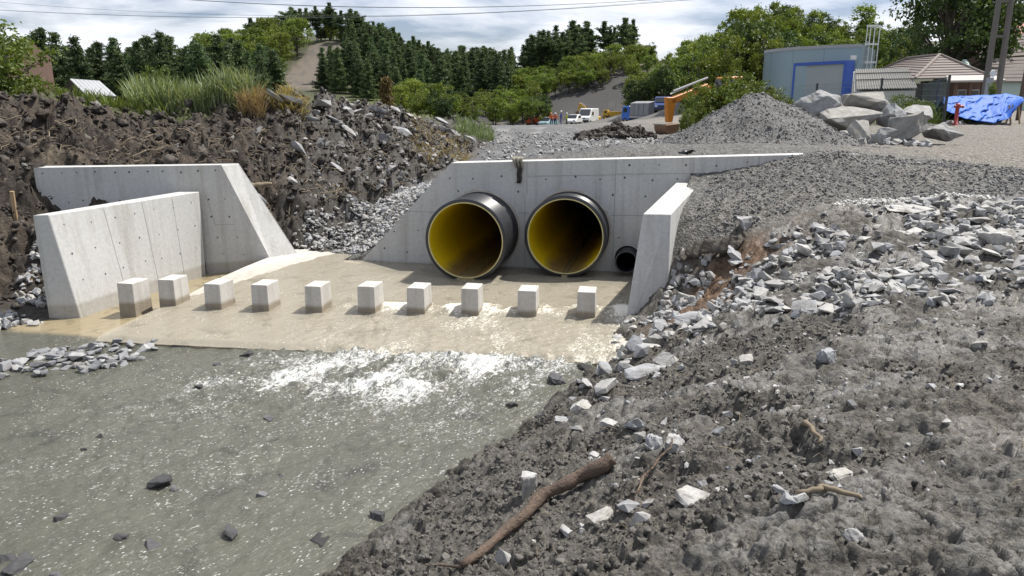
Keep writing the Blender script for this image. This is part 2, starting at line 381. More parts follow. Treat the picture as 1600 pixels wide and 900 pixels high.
# hills
hill = [(100, 105, 2.2), (0, 105, 2.4), (250, 105, 2.2), (380, 105, 2.0), (500, 105, 1.6), (620, 105, 1.2), (50, 140, 3.5), (200, 140, 4.0), (350, 140, 5.0), (50, 190, 6.0), (200, 190, 8.0), (330, 190, 11.0)]
K += [((px - 800) / 1190 * Y, Y, z) for px, Y, z in hill]
K += [at(540, 62, 205), at(530, 66, 197), at(505, 88, 187), at(478, 116, 172), at(460, 135, 160), at(430, 70, 208), at(380, 95, 205), at(600, 95, 205), at(660, 120, 203), at(720, 136, 200), at(780, 142, 195),
      at(600, 150, 150), at(700, 156, 150), at(780, 158, 150), at(520, 150, 145), at(860, 110, 178), at(900, 100, 172), at(960, 100, 165), at(1000, 100, 160), at(860, 140, 150), at(930, 112, 146), at(900, 150, 134), at(980, 145, 132), at(830, 158, 136),
      at(880, 176, 128), at(960, 178, 126), at(1000, 165, 110), at(520, 50, 260), at(800, 130, 260), at(1000, 100, 240), at(200, 100, 260), at(-200, 110, 220), at(-200, 140, 140)]
K += [((px - 800) / 1190 * Y, Y, z) for px, Y, z in [(1005, 114, 2.5), (1090, 68, 2.6), (1100, 84, 5.0), (1130, 80, 6.4), (1050, 112, 5.0), (1200, 82, 8.6), (1120, 62, 4.0), (1200, 62, 4.4), (1150, 50, 2.4), (1300, 55, 2.6), (1300, 70, 4.8), (1300, 88, 8.4), (1420, 88, 8.4),
      (1420, 60, 3.2), (1600, 65, 4.4), (1600, 100, 9.5), (1100, 120, 11), (1250, 120, 13), (1500, 130, 13), (1800, 60, 4.0), (1800, 120, 11), (1040, 52, 1.9), (1250, 46, 2.3), (1400, 40, 2.2), (1550, 42, 2.2)]]
K += [(-200, 300, 12), (0, 330, 10), (200, 300, 12), (-300, 150, 6), (300, 150, 12), (-100, 30, 2.4), (100, 30, 3)]
K = np.array(K, float)
_d = np.hypot(K[:, None, 0] - K[None, :, 0], K[:, None, 1] - K[None, :, 1])
_n = len(K)
_S = np.zeros((_n + 3, _n + 3)); _S[:_n, :_n] = -_d + 0.04 * np.eye(_n); _S[:_n, _n] = 1; _S[:_n, _n + 1:] = K[:, :2]; _S[_n, :_n] = 1; _S[_n + 1:, :_n] = K[:, :2].T
_W = np.linalg.solve(_S, np.r_[K[:, 2], 0, 0, 0])
def base_z(x, y):
    x = np.asarray(x, float); y = np.asarray(y, float); sh = x.shape; x = x.ravel(); y = y.ravel(); r = np.empty(len(x))
    for i in range(0, len(x), 40000):
        a, b = x[i:i + 40000], y[i:i + 40000]
        d = np.hypot(a[:, None] - K[None, :, 0], b[:, None] - K[None, :, 1])
        r[i:i + 40000] = -d @ _W[:_n] + _W[_n] + a * _W[_n + 1] + b * _W[_n + 2]
    return r.reshape(sh)
def zones(x, y):
    """weights: left dark soil, gravel, rubble mud"""
    nz = fbm(x * 0.9, y * 0.9, 3, 40) * 0.5
    edge = np.interp(y, [0, 9, 12.6, 13.4, 15.2, 17.5, 22, 30, 45, 60], [-4, -4, -4.2, -3.2, -2.4, -1.35, -0.9, -1.0, -2.0, -3.0])
    left = sstep(0.3, -0.3, x - edge + nz * 0.4)
    gy = np.interp(x, [0, 2.0, 2.6, 3.2, 4.0, 5.0, 6.5, 9, 14], [9.6, 9.35, 9.15, 9.1, 9.25, 9.5, 9.3, 8.8, 8.5])
    grav = sstep(-0.25, 0.25, y - gy + nz * 0.5) * (1 - left)
    return left, grav
def surf(x, y):
    """final ground level with relief, and the masks"""
    z = base_z(x, y)
    left, grav = zones(x, y)
    mud = np.clip(1 - left - grav, 0, 1)
    far = sstep(60, 25, y)
    # foreground mud: smooth smeared plates broken by crumbly clods
    pl = sstep(-0.05, 0.22, fbm(x * 0.8 + 3, y * 1.3, 3, 11) + 0.25 * sstep(1.2, 2.6, x) - 0.35 * sstep(1.0, 0.2, z))
    wx = x + .03 * fbm(x * 11, y * 11, 2, 15); wy = y + .03 * fbm(x * 11 + 9, y * 11, 2, 16)
    crumb = bumps(wx * 7, wy * 7, 3) * 0.045 + bumps(wx * 15 + 4, wy * 15, 5) * 0.034 + bumps(wx * 34, wy * 34, 8) * 0.018 + bumps(wx * 60, wy * 60, 9) * 0.008
    crumb *= 0.55 + 0.9 * sstep(-0.3, 0.5, fbm(x * 2.3, y * 2.3, 2, 77))
    crack = np.minimum(np.abs(fbm(x * 2.2, y * 3.0, 4, 21)), np.abs(fbm(x * 3.5 + 7, y * 5.2, 3, 22)) * 1.4); cr1, lv1 = plates(x * 3.0 + .35 * fbm(x * 4, y * 4, 3, 17), y * 4.2 + .35 * fbm(x * 4 + 5, y * 4, 3, 18), 33); cr2, lv2 = plates(x * 8 + .4 * fbm(x * 9, y * 9, 2, 19), y * 11 + .4 * fbm(x * 9 + 5, y * 9, 2, 20), 43)
    plate = 0.020 * sstep(0.0, 0.10, crack) + .045 * sstep(0, .18, cr1) * (.45 + .75 * lv1) + .018 * sstep(0, .16, cr2) * (.3 + lv2) + 0.018 * fbm(x * 9, y * 9, 4, 25) + 0.010 * bumps(x * 22, y * 22, 61)
    dm = (1 - pl) * crumb * 1.3 + pl * plate + .008 * fbm(x * 28, y * 28, 3, 66) + .006 * bumps(x * 50, y * 50, 67) + 0.05 * fbm(x * 1.4, y * 1.4, 4, 31)
    # spoil heap and cut bank
    rid = 1 - 2 * np.abs(fbm(x * 0.9, y * 0.9, 4, 51)); dl = 0.20 * rid + 0.15 * fbm(x * 2.7, y * 2.7, 5, 52, .6) + bumps(x * 2.6, y * 2.6, 53) * 0.24 + bumps(x * 6, y * 6, 55) * 0.11 + bumps(x * 13, y * 13, 56) * .05 - 0.22
    dg = 0.035 * fbm(x * 0.7, y * 0.7, 3, 61) + 0.012 * fbm(x * 9, y * 9, 3, 62) + bumps(x * 17, y * 17, 63) * 0.012
    keep = np.ones_like(x)
    d = (mud * dm + left * dl * sstep(-0.2, 0.5, z) + grav * dg * 1.2)
    d = np.where(y > 60, 0.25 * fbm(x * 0.15, y * 0.15, 3, 70), d)
    z2 = z + d * (0.25 + 0.75 * sstep(90, 50, y))
    # gravel heap beside the boulders
    gx, gyy = 5.45, 16.8
    hp = np.hypot((x - gx) / 2.15, (y - gyy) / 2.2); hp = hp + 0.10 * fbm(x * 1.1, y * 1.1, 3, 90)
    heap = 1.32 * (1 - np.sqrt(np.clip(hp, 0, 1) ** 2 + .03) / 1.015).clip(0, 1) ** 1.05
    z2 = z2 + heap
    # small dark spoil heap by the excavator
    q = np.hypot((x - 3.3) / 1.35, (y - 24.0) / 2.5); z2 = z2 + np.clip(1 - q, 0, 1) * (0.42 + 0.25 * fbm(x * 2, y * 2, 3, 95))
    inside = inpoly(x, y, CHANNEL)
    z2 = np.where(inside, np.minimum(z2, -0.36), z2)
    return z2, left, grav, mud, pl, q, heap
def gz(x, y): return surf(np.atleast_1d(np.asarray(x, float)), np.atleast_1d(np.asarray(y, float)))[0]
def hit(px, py, y0=2.0, y1=60.0, n=1500):
    a, d, e = ray(px, py); t = np.geomspace(y0, y1, n) / d
    X, Y, Z = a * t, d * t, EYE + e * t
    under = np.nonzero(Z < base_z(X, Y))[0]
    i = under[0] if len(under) else n - 1
    return float(X[i]), float(Y[i]), float(gz(X[i], Y[i])[0])

def build_ground():
    nc, nr = 760, 900
    u = np.linspace(-0.92, 0.92, nc); u = u * (0.80 + 0.20 * (np.abs(u) / 0.92) ** 3) * 1.1
    Y = np.r_[np.geomspace(1.7, 13.95, 610), np.geomspace(14, 420, nr - 610)]
    U, YY = np.meshgrid(u, Y); X = U * (YY + 0.8)
    z, left, grav, mud, pl, q, heap = (a.reshape(X.shape) for a in surf(X.ravel(), YY.ravel()))
    x, y = X, YY
    c = np.zeros(X.shape + (3,))
    def mixin(wt, col): c[...] = c * (1 - wt[..., None]) + np.array(col) * wt[..., None]
    n1 = fbm(x * 1.7, y * 1.7, 4, 101); n2 = fbm(x * 0.5, y * 0.5, 3, 102); n3 = fbm(x * 6, y * 6, 3, 103)
    c[...] = (0.115, 0.108, 0.095)
    mixin(sstep(0.0, 0.5, n1) * 0.6, (0.088, 0.082, 0.073))
    mixin(pl * sstep(-0.2, 0.5, n3) * 0.7, (0.140, 0.137, 0.130))
    mixin(sstep(0.15, 0.6, n2) * 0.5, (0.11, 0.098, 0.080))
    # brown clay scar beside the wing wall
    scar = sstep(0.55, 0.15, np.abs((x - 2.25) * 0.55 - (y - 8.35) * 0.42 + 0.25 * n1)) * sstep(7.3, 7.9, y) * sstep(9.6, 9.2, y)
    mixin(scar * mud, (0.15, 0.095, 0.06))
    mixin(grav, (0.150, 0.146, 0.137)); mixin(grav * sstep(0.0, 0.5, n2) * 0.7, (0.180, 0.170, 0.152)); mixin(grav * sstep(0.1, 0.6, -n1) * 0.5, (0.110, 0.108, 0.104))
    road = grav * sstep(12.5, 14, y) * sstep(3.2, 2.0, x - (y - 14) * 0.02); mixin(road * 0.8, (0.125, 0.125, 0.124)); mixin(road * sstep(.25, .5, fbm(x * 1.3, y * .35, 3, 150)) * .7, (0.24, 0.24, 0.24))
    dry = grav * sstep(5.0, 7.5, x + .5 * n2) * sstep(9.9, 11.8, y + .5 * n1); mixin(dry * 0.7, (0.225, 0.205, 0.172))
    mixin((heap > 0.02) * 1.0, (0.155, 0.153, 0.148)); mixin((heap > 0.25) * sstep(0.1, 0.4, n1) * sstep(15.9, 15.3, y + 0.0 * x) * 0.8, (0.09, 0.088, 0.085))
    mixin(left, (0.040, 0.032, 0.025)); mixin(left * sstep(-0.1, 0.5, n1) * 0.8, (0.082, 0.063, 0.046)); mixin(left * sstep(.2, .6, n2) * .6, (0.13, 0.105, 0.075)); mixin(left * sstep(0.1, 0.5, n3) * 0.7, (0.022, 0.019, 0.017))
    grey = left * sstep(-5.4, -3.0, x + 0.25 * (y - 15)) * 0.75; mixin(grey, (0.062, 0.058, 0.053)); mixin(grey * sstep(0, 0.4, n3), (0.12, 0.115, 0.105))
    mixin(np.clip(1 - q, 0, 1) ** 0.5 * (q < 1), (0.060, 0.054, 0.048))
    # meadow on the left flat, forest floor, far valley
    mead = left * sstep(0.1, -0.7, x - np.interp(y, [14.8, 16, 17, 19, 22, 28, 32, 60], [-13, -6.6, -5.9, -5.1, -4.3, -3.0, -2.4, -3]) + .4 * n1) * sstep(15.5, 16.5, y); mixin(mead, (0.085, 0.10, 0.035))
    mixin(sstep(50, 62, y) * (1 - sstep(-0.24, -0.2, x / y * -1 * -1) * sstep(0.26, 0.2, x / y)), (0.055, 0.065, 0.03))
    valley = sstep(46, 60, y) * sstep(-0.10, -0.06, x / y) * sstep(0.25, 0.21, x / y); mixin(valley, (0.14, 0.135, 0.125))
    cut = valley * sstep(118, 126, y + 6 * n2); mixin(cut, (0.055, 0.053, 0.052)); mixin(sstep(146, 150, y), (0.055, 0.062, 0.03))
    # bare scar on the hill
    px = 800 + 1190 * x / y
    hs = sstep(36, 18, np.abs(px - np.interp(y, [150, 172, 187, 205], [462, 478, 505, 538])) + 9 * n2) * sstep(150, 160, y) * sstep(200, 194, y); mixin(hs, (0.15, 0.125, 0.10)); mixin(hs * sstep(0, .4, n2), (0.11, 0.10, 0.09))
    hk = sstep(16, 6, np.abs(px - 988) + 4 * n2) * sstep(154, 158, y) * sstep(168, 164, y); mixin(hk, (0.26, 0.17, 0.11))
    bed = inpoly(x.ravel(), y.ravel(), CHANNEL).reshape(x.shape); mixin(bed * 1.0, (0.10, 0.095, 0.08))
    shore = (1 - bed) * sstep(0.12, -0.05, z) * sstep(12, 11, y); mixin(shore * 0.75, (0.055, 0.05, 0.042))
    grit = np.clip(grav * sstep(40, 20, y) + (heap > 0.02), 0, 1)
    wet = np.clip(mud * pl * sstep(-.35, .25, n1), 0, 1)
    V = np.stack([X, YY, z], -1).reshape(-1, 3)
    i = np.arange(nr - 1)[:, None] * nc + np.arange(nc - 1)[None, :]
    Fq = np.stack([i, i + 1, i + nc + 1, i + nc], -1).reshape(-1, 4)
    zq = V[Fq, 2]; mid = V[Fq, :2].mean(1); sw = (mid[:, 0] - WO.x) * WD.x + (mid[:, 1] - WO.y) * WD.y      # open the ground where the pipes pass
    Fq = Fq[~((np.ptp(zq, 1) > 0.3) & (sw > 1.2) & (sw < 5.2) & (mid[:, 1] > 11.2) & (mid[:, 1] < 13))]
    col = np.concatenate([c.reshape(-1, 3), np.ones((len(V), 1))], 1)
    me = npmesh('ground', V, Fq, True, {'soil': ('FLOAT_COLOR', col), 'grit': ('FLOAT', grit.ravel()), 'wet': ('FLOAT', wet.ravel())})
    tag(link('ground', me, M_GROUND), kind='structure')
build_ground()
far_m = simple('far_land', (0.06, 0.075, 0.035), (0.10, 0.10, 0.05), 0.95, 0.02)
fb = MB(); fb.add([(-3000, -3000, -1.2), (3000, -3000, -1.2), (3000, 3000, -1.2), (-3000, 3000, -1.2)], [(0, 1, 2, 3)])
tag(fb.build('terrain', far_m), kind='structure')

# ------------------------------------------------------------ apron slab
AP_LINE0, AP_LINE1 = Vector((-4.63, 10.36)), Vector((-3.19, 13.26))
_ad = (AP_LINE1 - AP_LINE0).normalized(); _an = Vector((-_ad.y, _ad.x))
def edge_y(x): return np.interp(x, [-12, -5.02, -1.76, 1.30, 3], [9.0, 8.53, 8.07, 7.66, 7.5])
def apron_z(x, y):
    d = (x - AP_LINE0.x) * _an.x + (y - AP_LINE0.y) * _an.y
    wz = water_z(x, y)
    lip = min(1, max(0, (0.2 - (y - float(edge_y(x)))) / 0.2))
    return wz + (min(d, 1.2) * 0.10 if d > 0 else max(-0.05, d * 0.06)) - 0.13 * lip
def water_z(x, y):
    d = -((x - WO.x) * WN.x + (y - WO.y) * WN.y)        # metres behind (+) or in front (-) of the headwall
    return float(np.interp(-d, [0, 1.0, 2.6, 3.4, 4.5], [0.07, 0.055, 0.0, -0.02, -0.045]))
AP_FRONT = [(-5.02, 8.53), (-1.76, 8.07), (1.30, 7.66)]
def apron_left(y): return float(np.interp(y, [8.5, 10.36, 11.24, 12.5, 13.4], [-5.02, -4.70, -4.55, -4.22, -4.02]))
def build_apron():
    n, m = 60, 60; v = []; f = []
    for j in range(m + 1):
        t = j / m
        for i in range(n + 1):
            s = i / n
            xf = -5.02 + s * (1.75 + 5.02); yf = float(np.interp(xf, [-5.02, -1.76, 1.30, 2], [8.53, 8.07, 7.66, 7.6]))
            xb = -4.02 + s * (2.9 + 4.02); yb = 13.35 if xb < -2.7 else 13.35 + (WO.y - (xb + 2.66) * math.tan(WA) + 0.1 - 13.35)
            if xb >= -2.9: yb = WO.y - (xb + 2.66) * math.tan(WA) + 0.1
            y = yf + t * (yb - yf); x = xf + t * (xb - xf)
            xl = apron_left(y); x = x + (xl - (-5.02 + t * 1.0)) * (1 - s)
            v.append((x, y, apron_z(x, y)))
    for j in range(m):
        for i in range(n):
            a = j * (n + 1) + i; f.append((a, a + 1, a + n + 2, a + n + 1))
    top = len(v)
    rim = [i for i in range(n + 1)] + [j * (n + 1) + n for j in range(1, m + 1)] + [m * (n + 1) + i for i in range(n - 1, -1, -1)] + [j * (n + 1) for j in range(m - 1, 0, -1)]
    for r in rim: x, y, z = v[r]; v.append((x, y, -0.45))
    k = len(rim)
    for i in range(k): f.append((rim[i], rim[(i + 1) % k], top + (i + 1) % k, top + i))
    b = MB(); b.add(v, f); o = b.build('apron_slab', M_APRON)
    tag(o, 'wet concrete apron slab below the pipes, dry and white along its left edge', 'concrete slab')
build_apron()

# ------------------------------------------------------------ headwall with pipe openings
PIPES = [dict(s=2.18, z=0.66, r=0.64, out=0.95), dict(s=3.66, z=0.70, r=0.64, out=0.52)]
SMALL = dict(s=4.60, z=0.30, r=0.18, out=0.32)
def holes(th=0.40):
    hw = empty('concrete_headwall', WO)
    tag(hw, 'long grey concrete headwall with a sloping left end, pierced by the pipes', 'headwall')
    outer = [(-0.30, -0.35), (0.0, 0.0), (1.70, 1.76), (7.40, 1.975), (7.9, 1.98), (7.9, 0.8), (6.0, 0.3), (5.6, -0.35)]
    loops = [outer]
    for q in PIPES + [SMALL]:
        loops.append([(q['s'] + (q['r'] + 0.02) * math.cos(a), q['z'] + (q['r'] + 0.02) * math.sin(a)) for a in np.linspace(0, 2 * math.pi, 49)[:-1]])
    tris = tessellate_polygon([[Vector((a, b, 0)) for a, b in l] for l in loops])
    pts = [p for l in loops for p in l]; n = len(pts)
    v = [wall(a, b, 0) - WO for a, b in pts] + [wall(a, b, -th) - WO for a, b in pts]
    f = [tuple(t) for t in tris] + [tuple(i + n for i in t[::-1]) for t in tris]
    o = 0
    for l in loops:
        k = len(l); f += [(o + i, o + (i + 1) % k, n + o + (i + 1) % k, n + o + i) for i in range(k)]; o += k
    me = mesh('wall', v, f)
    bm = bmesh.new(); bm.from_mesh(me); bmesh.ops.recalc_face_normals(bm, faces=bm.faces); bm.to_mesh(me); bm.free()
    link('wall', me, M_CONC, hw)
    def strip(p0, p1, wd=0.010):
        d = (Vector(p1) - Vector(p0)); L = d.length; d.normalize(); nn = Vector((-d.y, d.x)) * wd / 2
        q = [Vector(p0) + nn, Vector(p0) - nn, Vector(p1) - nn, Vector(p1) + nn]
        b = MB(); b.prism([tuple(x) for x in q], lambda s, z: wall(s, z, 0.003) - WO, lambda s, z: wall(s, z, -0.02) - WO); b.build('formwork_seam', M_SEAM, hw)
    for a, b in [((2.96, 1.28), (2.96, 1.80)), ((2.93, 0.1), (2.93, 1.28)), ((4.37, 0.1), (4.37, 1.86)), ((0.92, 0.95), (1.55, 0.95)), ((2.83, 0.98), (3.01, 0.98)), ((2.96, 1.57), (4.37, 1.62)), ((4.37, 1.63), (5.9, 1.67)),
                 ((4.31, 0.98), (5.0, 1.0)), ((5.55, 1.67), (5.55, 1.90)), ((6.5, 1.8), (6.5, 1.93))]: strip(a, b)
    t = MB(); rr = random.Random(4)
    for z0, s0, s1, st in [(1.55, 1.7, 5.4, .40), (1.30, 1.25, 5.2, .52), (0.62, .7, 5.2, .42), (.30, .45, 1.6, .40), (0.08, .25, 1.7, .34), (1.78, 4.6, 6.6, .44)]:
        s = s0
        while s < s1:
            ss = s + rr.uniform(-.05, .05); zz = z0 + rr.uniform(-.03, .03) + (s - 3) * 0.01
            if all(math.hypot(ss - q['s'], zz - q['z']) > q['r'] + 0.07 for q in PIPES + [SMALL]) and zz < ss * 1.03 - 0.03:
                r_ = rr.uniform(.011, .019)
                t.prism([(r_ * math.cos(a), r_ * math.sin(a)) for a in np.linspace(0, 6.2832, 9)[:-1]], lambda u, v_: wall(ss + u, zz + v_, 0.0025) - WO, lambda u, v_: wall(ss + u, zz + v_, -0.02) - WO)
            s += st
    tag(t.build('tie_hole', M_TIE, hw), kind='stuff')
    # rough mortar collars round the big pipes
    for q in PIPES:
        c = MB(); M = Matrix.Translation(wall(q['s'], q['z'], 0) - WO) @ WN.to_track_quat('Z', 'Y').to_matrix().to_4x4()
        vs = []; fs = []; S = 72; rc = random.Random(q['s'])
        for k in range(S):
            g = 6.2832 * k / S; e = rc.uniform(-.02, 0.012) + 0.010 * math.sin(5 * g)
            for r_, tt in ((q['r'] + .005, .012), (q['r'] + .035 + e, .006), (q['r'] + .045 + e, -.01)):
                vs.append(M @ Vector((r_ * math.cos(g), r_ * math.sin(g), tt)))
        for k in range(S):
            for a in (0, 1): fs.append((k * 3 + a, k * 3 + a + 1, ((k + 1) % S) * 3 + a + 1, ((k + 1) % S) * 3 + a))
        c.add(vs, fs); c.build('mortar_collar', simple('mortar', (0.46, 0.42, 0.36), (0.33, 0.30, 0.26), .95) if 'mortar' not in MATS else MATS['mortar'], hw)
holes()

# ------------------------------------------------------------ corrugated pipes
M_BLACKP = simple('black_plastic', (0.016, 0.017, 0.021), (0.030, 0.031, 0.034), 0.38, 3.0, spec=0.6)
def yellow_mat():
    m, nt, p, out = nmat('yellow_liner')
    P = wpos(nt); n = noise(nt, P, 3.0, 5)
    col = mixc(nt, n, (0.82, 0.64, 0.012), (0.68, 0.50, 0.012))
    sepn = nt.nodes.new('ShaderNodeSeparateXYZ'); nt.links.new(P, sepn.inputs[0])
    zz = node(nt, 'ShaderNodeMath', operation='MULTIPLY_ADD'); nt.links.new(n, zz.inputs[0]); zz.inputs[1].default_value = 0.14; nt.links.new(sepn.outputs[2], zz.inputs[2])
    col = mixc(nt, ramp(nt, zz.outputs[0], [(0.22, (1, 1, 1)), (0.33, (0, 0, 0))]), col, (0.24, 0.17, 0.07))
    nt.links.new(col, p.inputs['Base Color']); p.inputs['Roughness'].default_value = 0.42
    return m
M_YEL = yellow_mat()
M_RIM = simple('cut_plastic_edge', (0.62, 0.56, 0.30), (0.50, 0.42, 0.14), 0.6)
M_DARKIN = simple('light_stop_dark', (0.02, 0.018, 0.012), None, 0.9)  # near-black, for the added cap that keeps the pipe interior dark
M_PIPEW = None
def pipe(q, name, label, liner, back=7.0, pitch=0.085, amp=0.022):
    base = wall(q['s'], q['z'] - q['r'], q['out'])
    root = empty(name, base); tag(root, label, 'pipe', 'drain pipes in the headwall' if liner else None)
    M = Matrix.Translation(wall(q['s'], q['z'], q['out']) - base) @ (-WN).to_track_quat('Z', 'Y').to_matrix().to_4x4()   # local z runs into the wall
    r = q['r']; ri = r - (0.062 if liner else 0.022)
    prof = [(ri + 0.012, 0.0), (r - 0.004, 0.0)]
    L = q['out'] + 0.5; k = 0
    while k * pitch < L:
        t = k * pitch
        for a, b in ((0.06, r), (0.52, r), (0.68, r - amp), (0.92, r - amp)): prof.append((b, t + a * pitch))
        k += 1
    b = MB(); b.lathe(prof, M, 96); b.build('shell', M_BLACKP, root, True)
    o = root.children[0]; o.data.polygons.foreach_set('use_smooth', [True] * len(o.data.polygons))
    prof = []; t = 0.0
    while t < back:
        prof += [(ri, t), (ri + (0.013 if liner else 0.004), t + pitch * 0.5)]; t += pitch
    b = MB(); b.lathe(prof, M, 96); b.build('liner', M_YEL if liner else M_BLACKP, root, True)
    b = MB(); b.lathe([(ri - 0.002, -0.004), (ri + 0.013, -0.004), (ri + 0.013, 0.02), (ri - 0.002, 0.02)], M, 96, True); b.build('rim', M_RIM if liner else M_BLACKP, root, False)
    b = MB(); b.lathe([(0.001, back - 0.1), (ri + 0.01, back - 0.1)], M, 48); b.build('light_stop_cap', M_DARKIN, root)  # cap added at the far end to stop light leaking in
    return root, M, ri
pipe(PIPES[0], 'culvert_pipe', 'left of the two large black ribbed pipes with yellow lining', True)
pipe(PIPES[1], 'culvert_pipe', 'right of the two large black ribbed pipes with yellow lining', True)
pipe(SMALL, 'drain_pipe', 'small black ribbed drain pipe low in the headwall beside the wing wall', False, 2.5, 0.05, 0.012)

# ------------------------------------------------------------ other walls
def tie_dots(parent, org, fn, nu, rows, seed, r0=.016):
    t = MB(); rr = random.Random(seed)
    for v in rows:
        for i in range(nu):
            u = (i + .5) / nu + rr.uniform(-.012, .012); vv = v + rr.uniform(-.01, .01); p, a, b, n = fn(u, vv)
            r_ = rr.uniform(.6, 1.1) * r0
            ring = [p + (a * math.cos(g) + b * math.sin(g)) * r_ - org for g in np.linspace(0, 6.2832, 9)[:-1]]
            t.add([q + n * .003 for q in ring] + [q - n * .02 for q in ring], [tuple(range(8))[::-1], tuple(range(8, 16))] + [(i2, (i2 + 1) % 8, 8 + (i2 + 1) % 8, 8 + i2) for i2 in range(8)])
    tag(t.build('tie_hole', M_TIE, parent), kind='stuff')
def bil(q, u, v): return (q[0] * (1 - u) + q[1] * u) * (1 - v) + (q[3] * (1 - u) + q[2] * u) * v
def face_fn(q):
    def fn(u, v):
        p = bil(q, u, v); a = (bil(q, min(1, u + .01), v) - p); a.normalize(); b = bil(q, u, min(1, v + .01)) - p
        n = a.cross(b).normalized(); b = n.cross(a); return p, a, b, n
    return fn
def seam(parent, org, q, u0, v0, u1, v1, wd=.012):
    fn = face_fn(q); N = 1; p0, _, _, n = fn(u0, v0); p1 = bil(q, u1, v1)
    d = (p1 - p0).normalized(); sdn = n.cross(d) * wd / 2
    b = MB(); pts = [p0 + sdn, p0 - sdn, p1 - sdn, p1 + sdn]; b.add([x + n * .003 - org for x in pts] + [x - n * .03 - org for x in pts], [(0, 1, 2, 3), (7, 6, 5, 4), (0, 4, 5, 1), (1, 5, 6, 2), (2, 6, 7, 3), (3, 7, 4, 0)])
    b.build('formwork_seam', M_SEAM, parent)
V3 = Vector
def left_walls():
    # back wall: top from (-7.6,11.9) to (-4.83,12.4), the end slopes down to the apron
    org = V3((-6.2, 12.15, 0)); root = empty('concrete_retaining_wall', org); tag(root, 'tall grey concrete wall with a sloping white end, behind the left wing wall', 'retaining wall')
    A, B, D, E_ = V3((-7.62, 11.9, -.4)), V3((-3.98, 12.56, -.4)), V3((-4.83, 12.4, 1.705)), V3((-7.62, 11.9, 1.70))
    Bm = V3((-4.17, 12.52, 0.06))
    front = [A, B, Bm, D, E_]
    off = [V3((-.06, .38, 0)), V3((.36, .42, 0)), V3((.36, .42, .0)), V3((.16, .36, 0)), V3((-.06, .38, 0))]
    b = MB(); n = 5; b.add([q - org for q in front] + [q + o - org for q, o in zip(front, off)], [tuple(range(n)), tuple(range(n, 2 * n))[::-1]] + [(i, (i + 1) % n, n + (i + 1) % n, n + i) for i in range(n)])
    b.build('wall', M_CONC, root, bevel=.008)
    q = [V3((-7.62, 11.9, 0)), V3((-4.4, 12.483, 0)), V3((-4.83, 12.4, 1.7)), V3((-7.62, 11.9, 1.7))]
    tie_dots(root, org, face_fn(q), 11, (.95, .68), 3); tie_dots(root, org, face_fn([q[0] * .3 + q[1] * .7, q[1], q[2], q[3] * .3 + q[2] * .7]), 3, (.5, .3, .12), 5)
    seam(root, org, q, .86, .42, .86, .72); seam(root, org, q, .86, .42, .955, .42)
    # wing wall, battered inner face
    org = V3((-5.8, 10.9, 0)); root = empty('concrete_wing_wall', org); tag(root, 'low concrete wing wall on the left with a leaning sunlit inner face', 'wing wall')
    bi0, bi1 = V3((-5.85, 9.6, -.4)), V3((-5.20, 12.24, -.4)); bo0, bo1 = V3((-6.23, 9.56, -.4)), V3((-5.62, 12.2, -.4))
    sl = (V3((-6.07, 9.6, 1.29)) - V3((-5.85, 9.6, 0))) / 1.29 * .4
    bi0 = V3((-5.85, 9.6, 0)) - sl
    bi0.z = -.4
    ti0, ti1 = V3((-6.065, 9.62, 1.28)), V3((-5.16, 12.22, 1.29)); to0, to1 = V3((-6.25, 9.58, 1.28)), V3((-5.50, 12.2, 1.29))
    b = MB(); nu, nv = 16, 12; grid = lambda q: [bil(q, i / nu, j / nv) - org for j in range(nv + 1) for i in range(nu + 1)]; gf = [(j * (nu + 1) + i, j * (nu + 1) + i + 1, (j + 1) * (nu + 1) + i + 1, (j + 1) * (nu + 1) + i) for j in range(nv) for i in range(nu)]
    for q in ([bi0, bi1, ti1, ti0], [bo1, bo0, to0, to1], [bo0, bi0, ti0, to0], [bi1, bo1, to1, ti1], [ti0, ti1, to1, to0]): b.add(grid(q), gf)
    me = mesh('wall', b.v, b.f); bm = bmesh.new(); bm.from_mesh(me); bmesh.ops.remove_doubles(bm, verts=bm.verts, dist=.0005); bmesh.ops.recalc_face_normals(bm, faces=bm.faces)
    bmesh.ops.bevel(bm, geom=[e for e in bm.edges if len(e.link_faces) == 2 and e.calc_face_angle() > .5], offset=.008, segments=1, affect='EDGES'); bm.to_mesh(me); bm.free(); link('wall', me, M_CONC, root)
    q = [bi0, bi1, ti1, ti0]
    for u in (.31, .56, .78): seam(root, org, q, u + .02, .26, u, .985, .010)
    tie_dots(root, org, face_fn(q), 7, (.90, .68, .46), 8, .013)
left_walls()
def right_wing():
    org = V3((2.1, 10.2, 0)); root = empty('concrete_wing_wall', org); tag(root, 'short concrete wing wall on the right of the pipes, gravel piled against it', 'wing wall')
    fl, fr, rr_, rl = on(1005, 334, 1.34), on(1048, 335, 1.34), on(1096, 286, 1.53), on(1058, 286, 1.53)
    fl, fr, rr_, rl = (V3(q) for q in (fl, fr, rr_, rl))
    gb = V3((1.46, 9.11, 0)); dl = (gb - V3((fl.x, fl.y, 0))); k = 1.3
    bfl = V3((fl.x + dl.x * k, fl.y + dl.y * k, -.4)); bfr = V3((fr.x, fr.y - .12, -.4)); brl = V3((rl.x - .22, rl.y, -.4)); brr = V3((rr_.x, rr_.y, -.4))
    ext = V3((.06, .5, 0))
    b = MB(); b.hexa([bfl, bfr, brr + ext, brl + ext], [fl, fr, rr_ + ext * .2, rl + ext * .2]); b.v = [q - org for q in b.v]; b.build('wall', M_CONC, root, bevel=.008)
    q = [bfl, bfr, fr, fl]; seam(root, org, q, .02, .53, .98, .53)
right_wing()

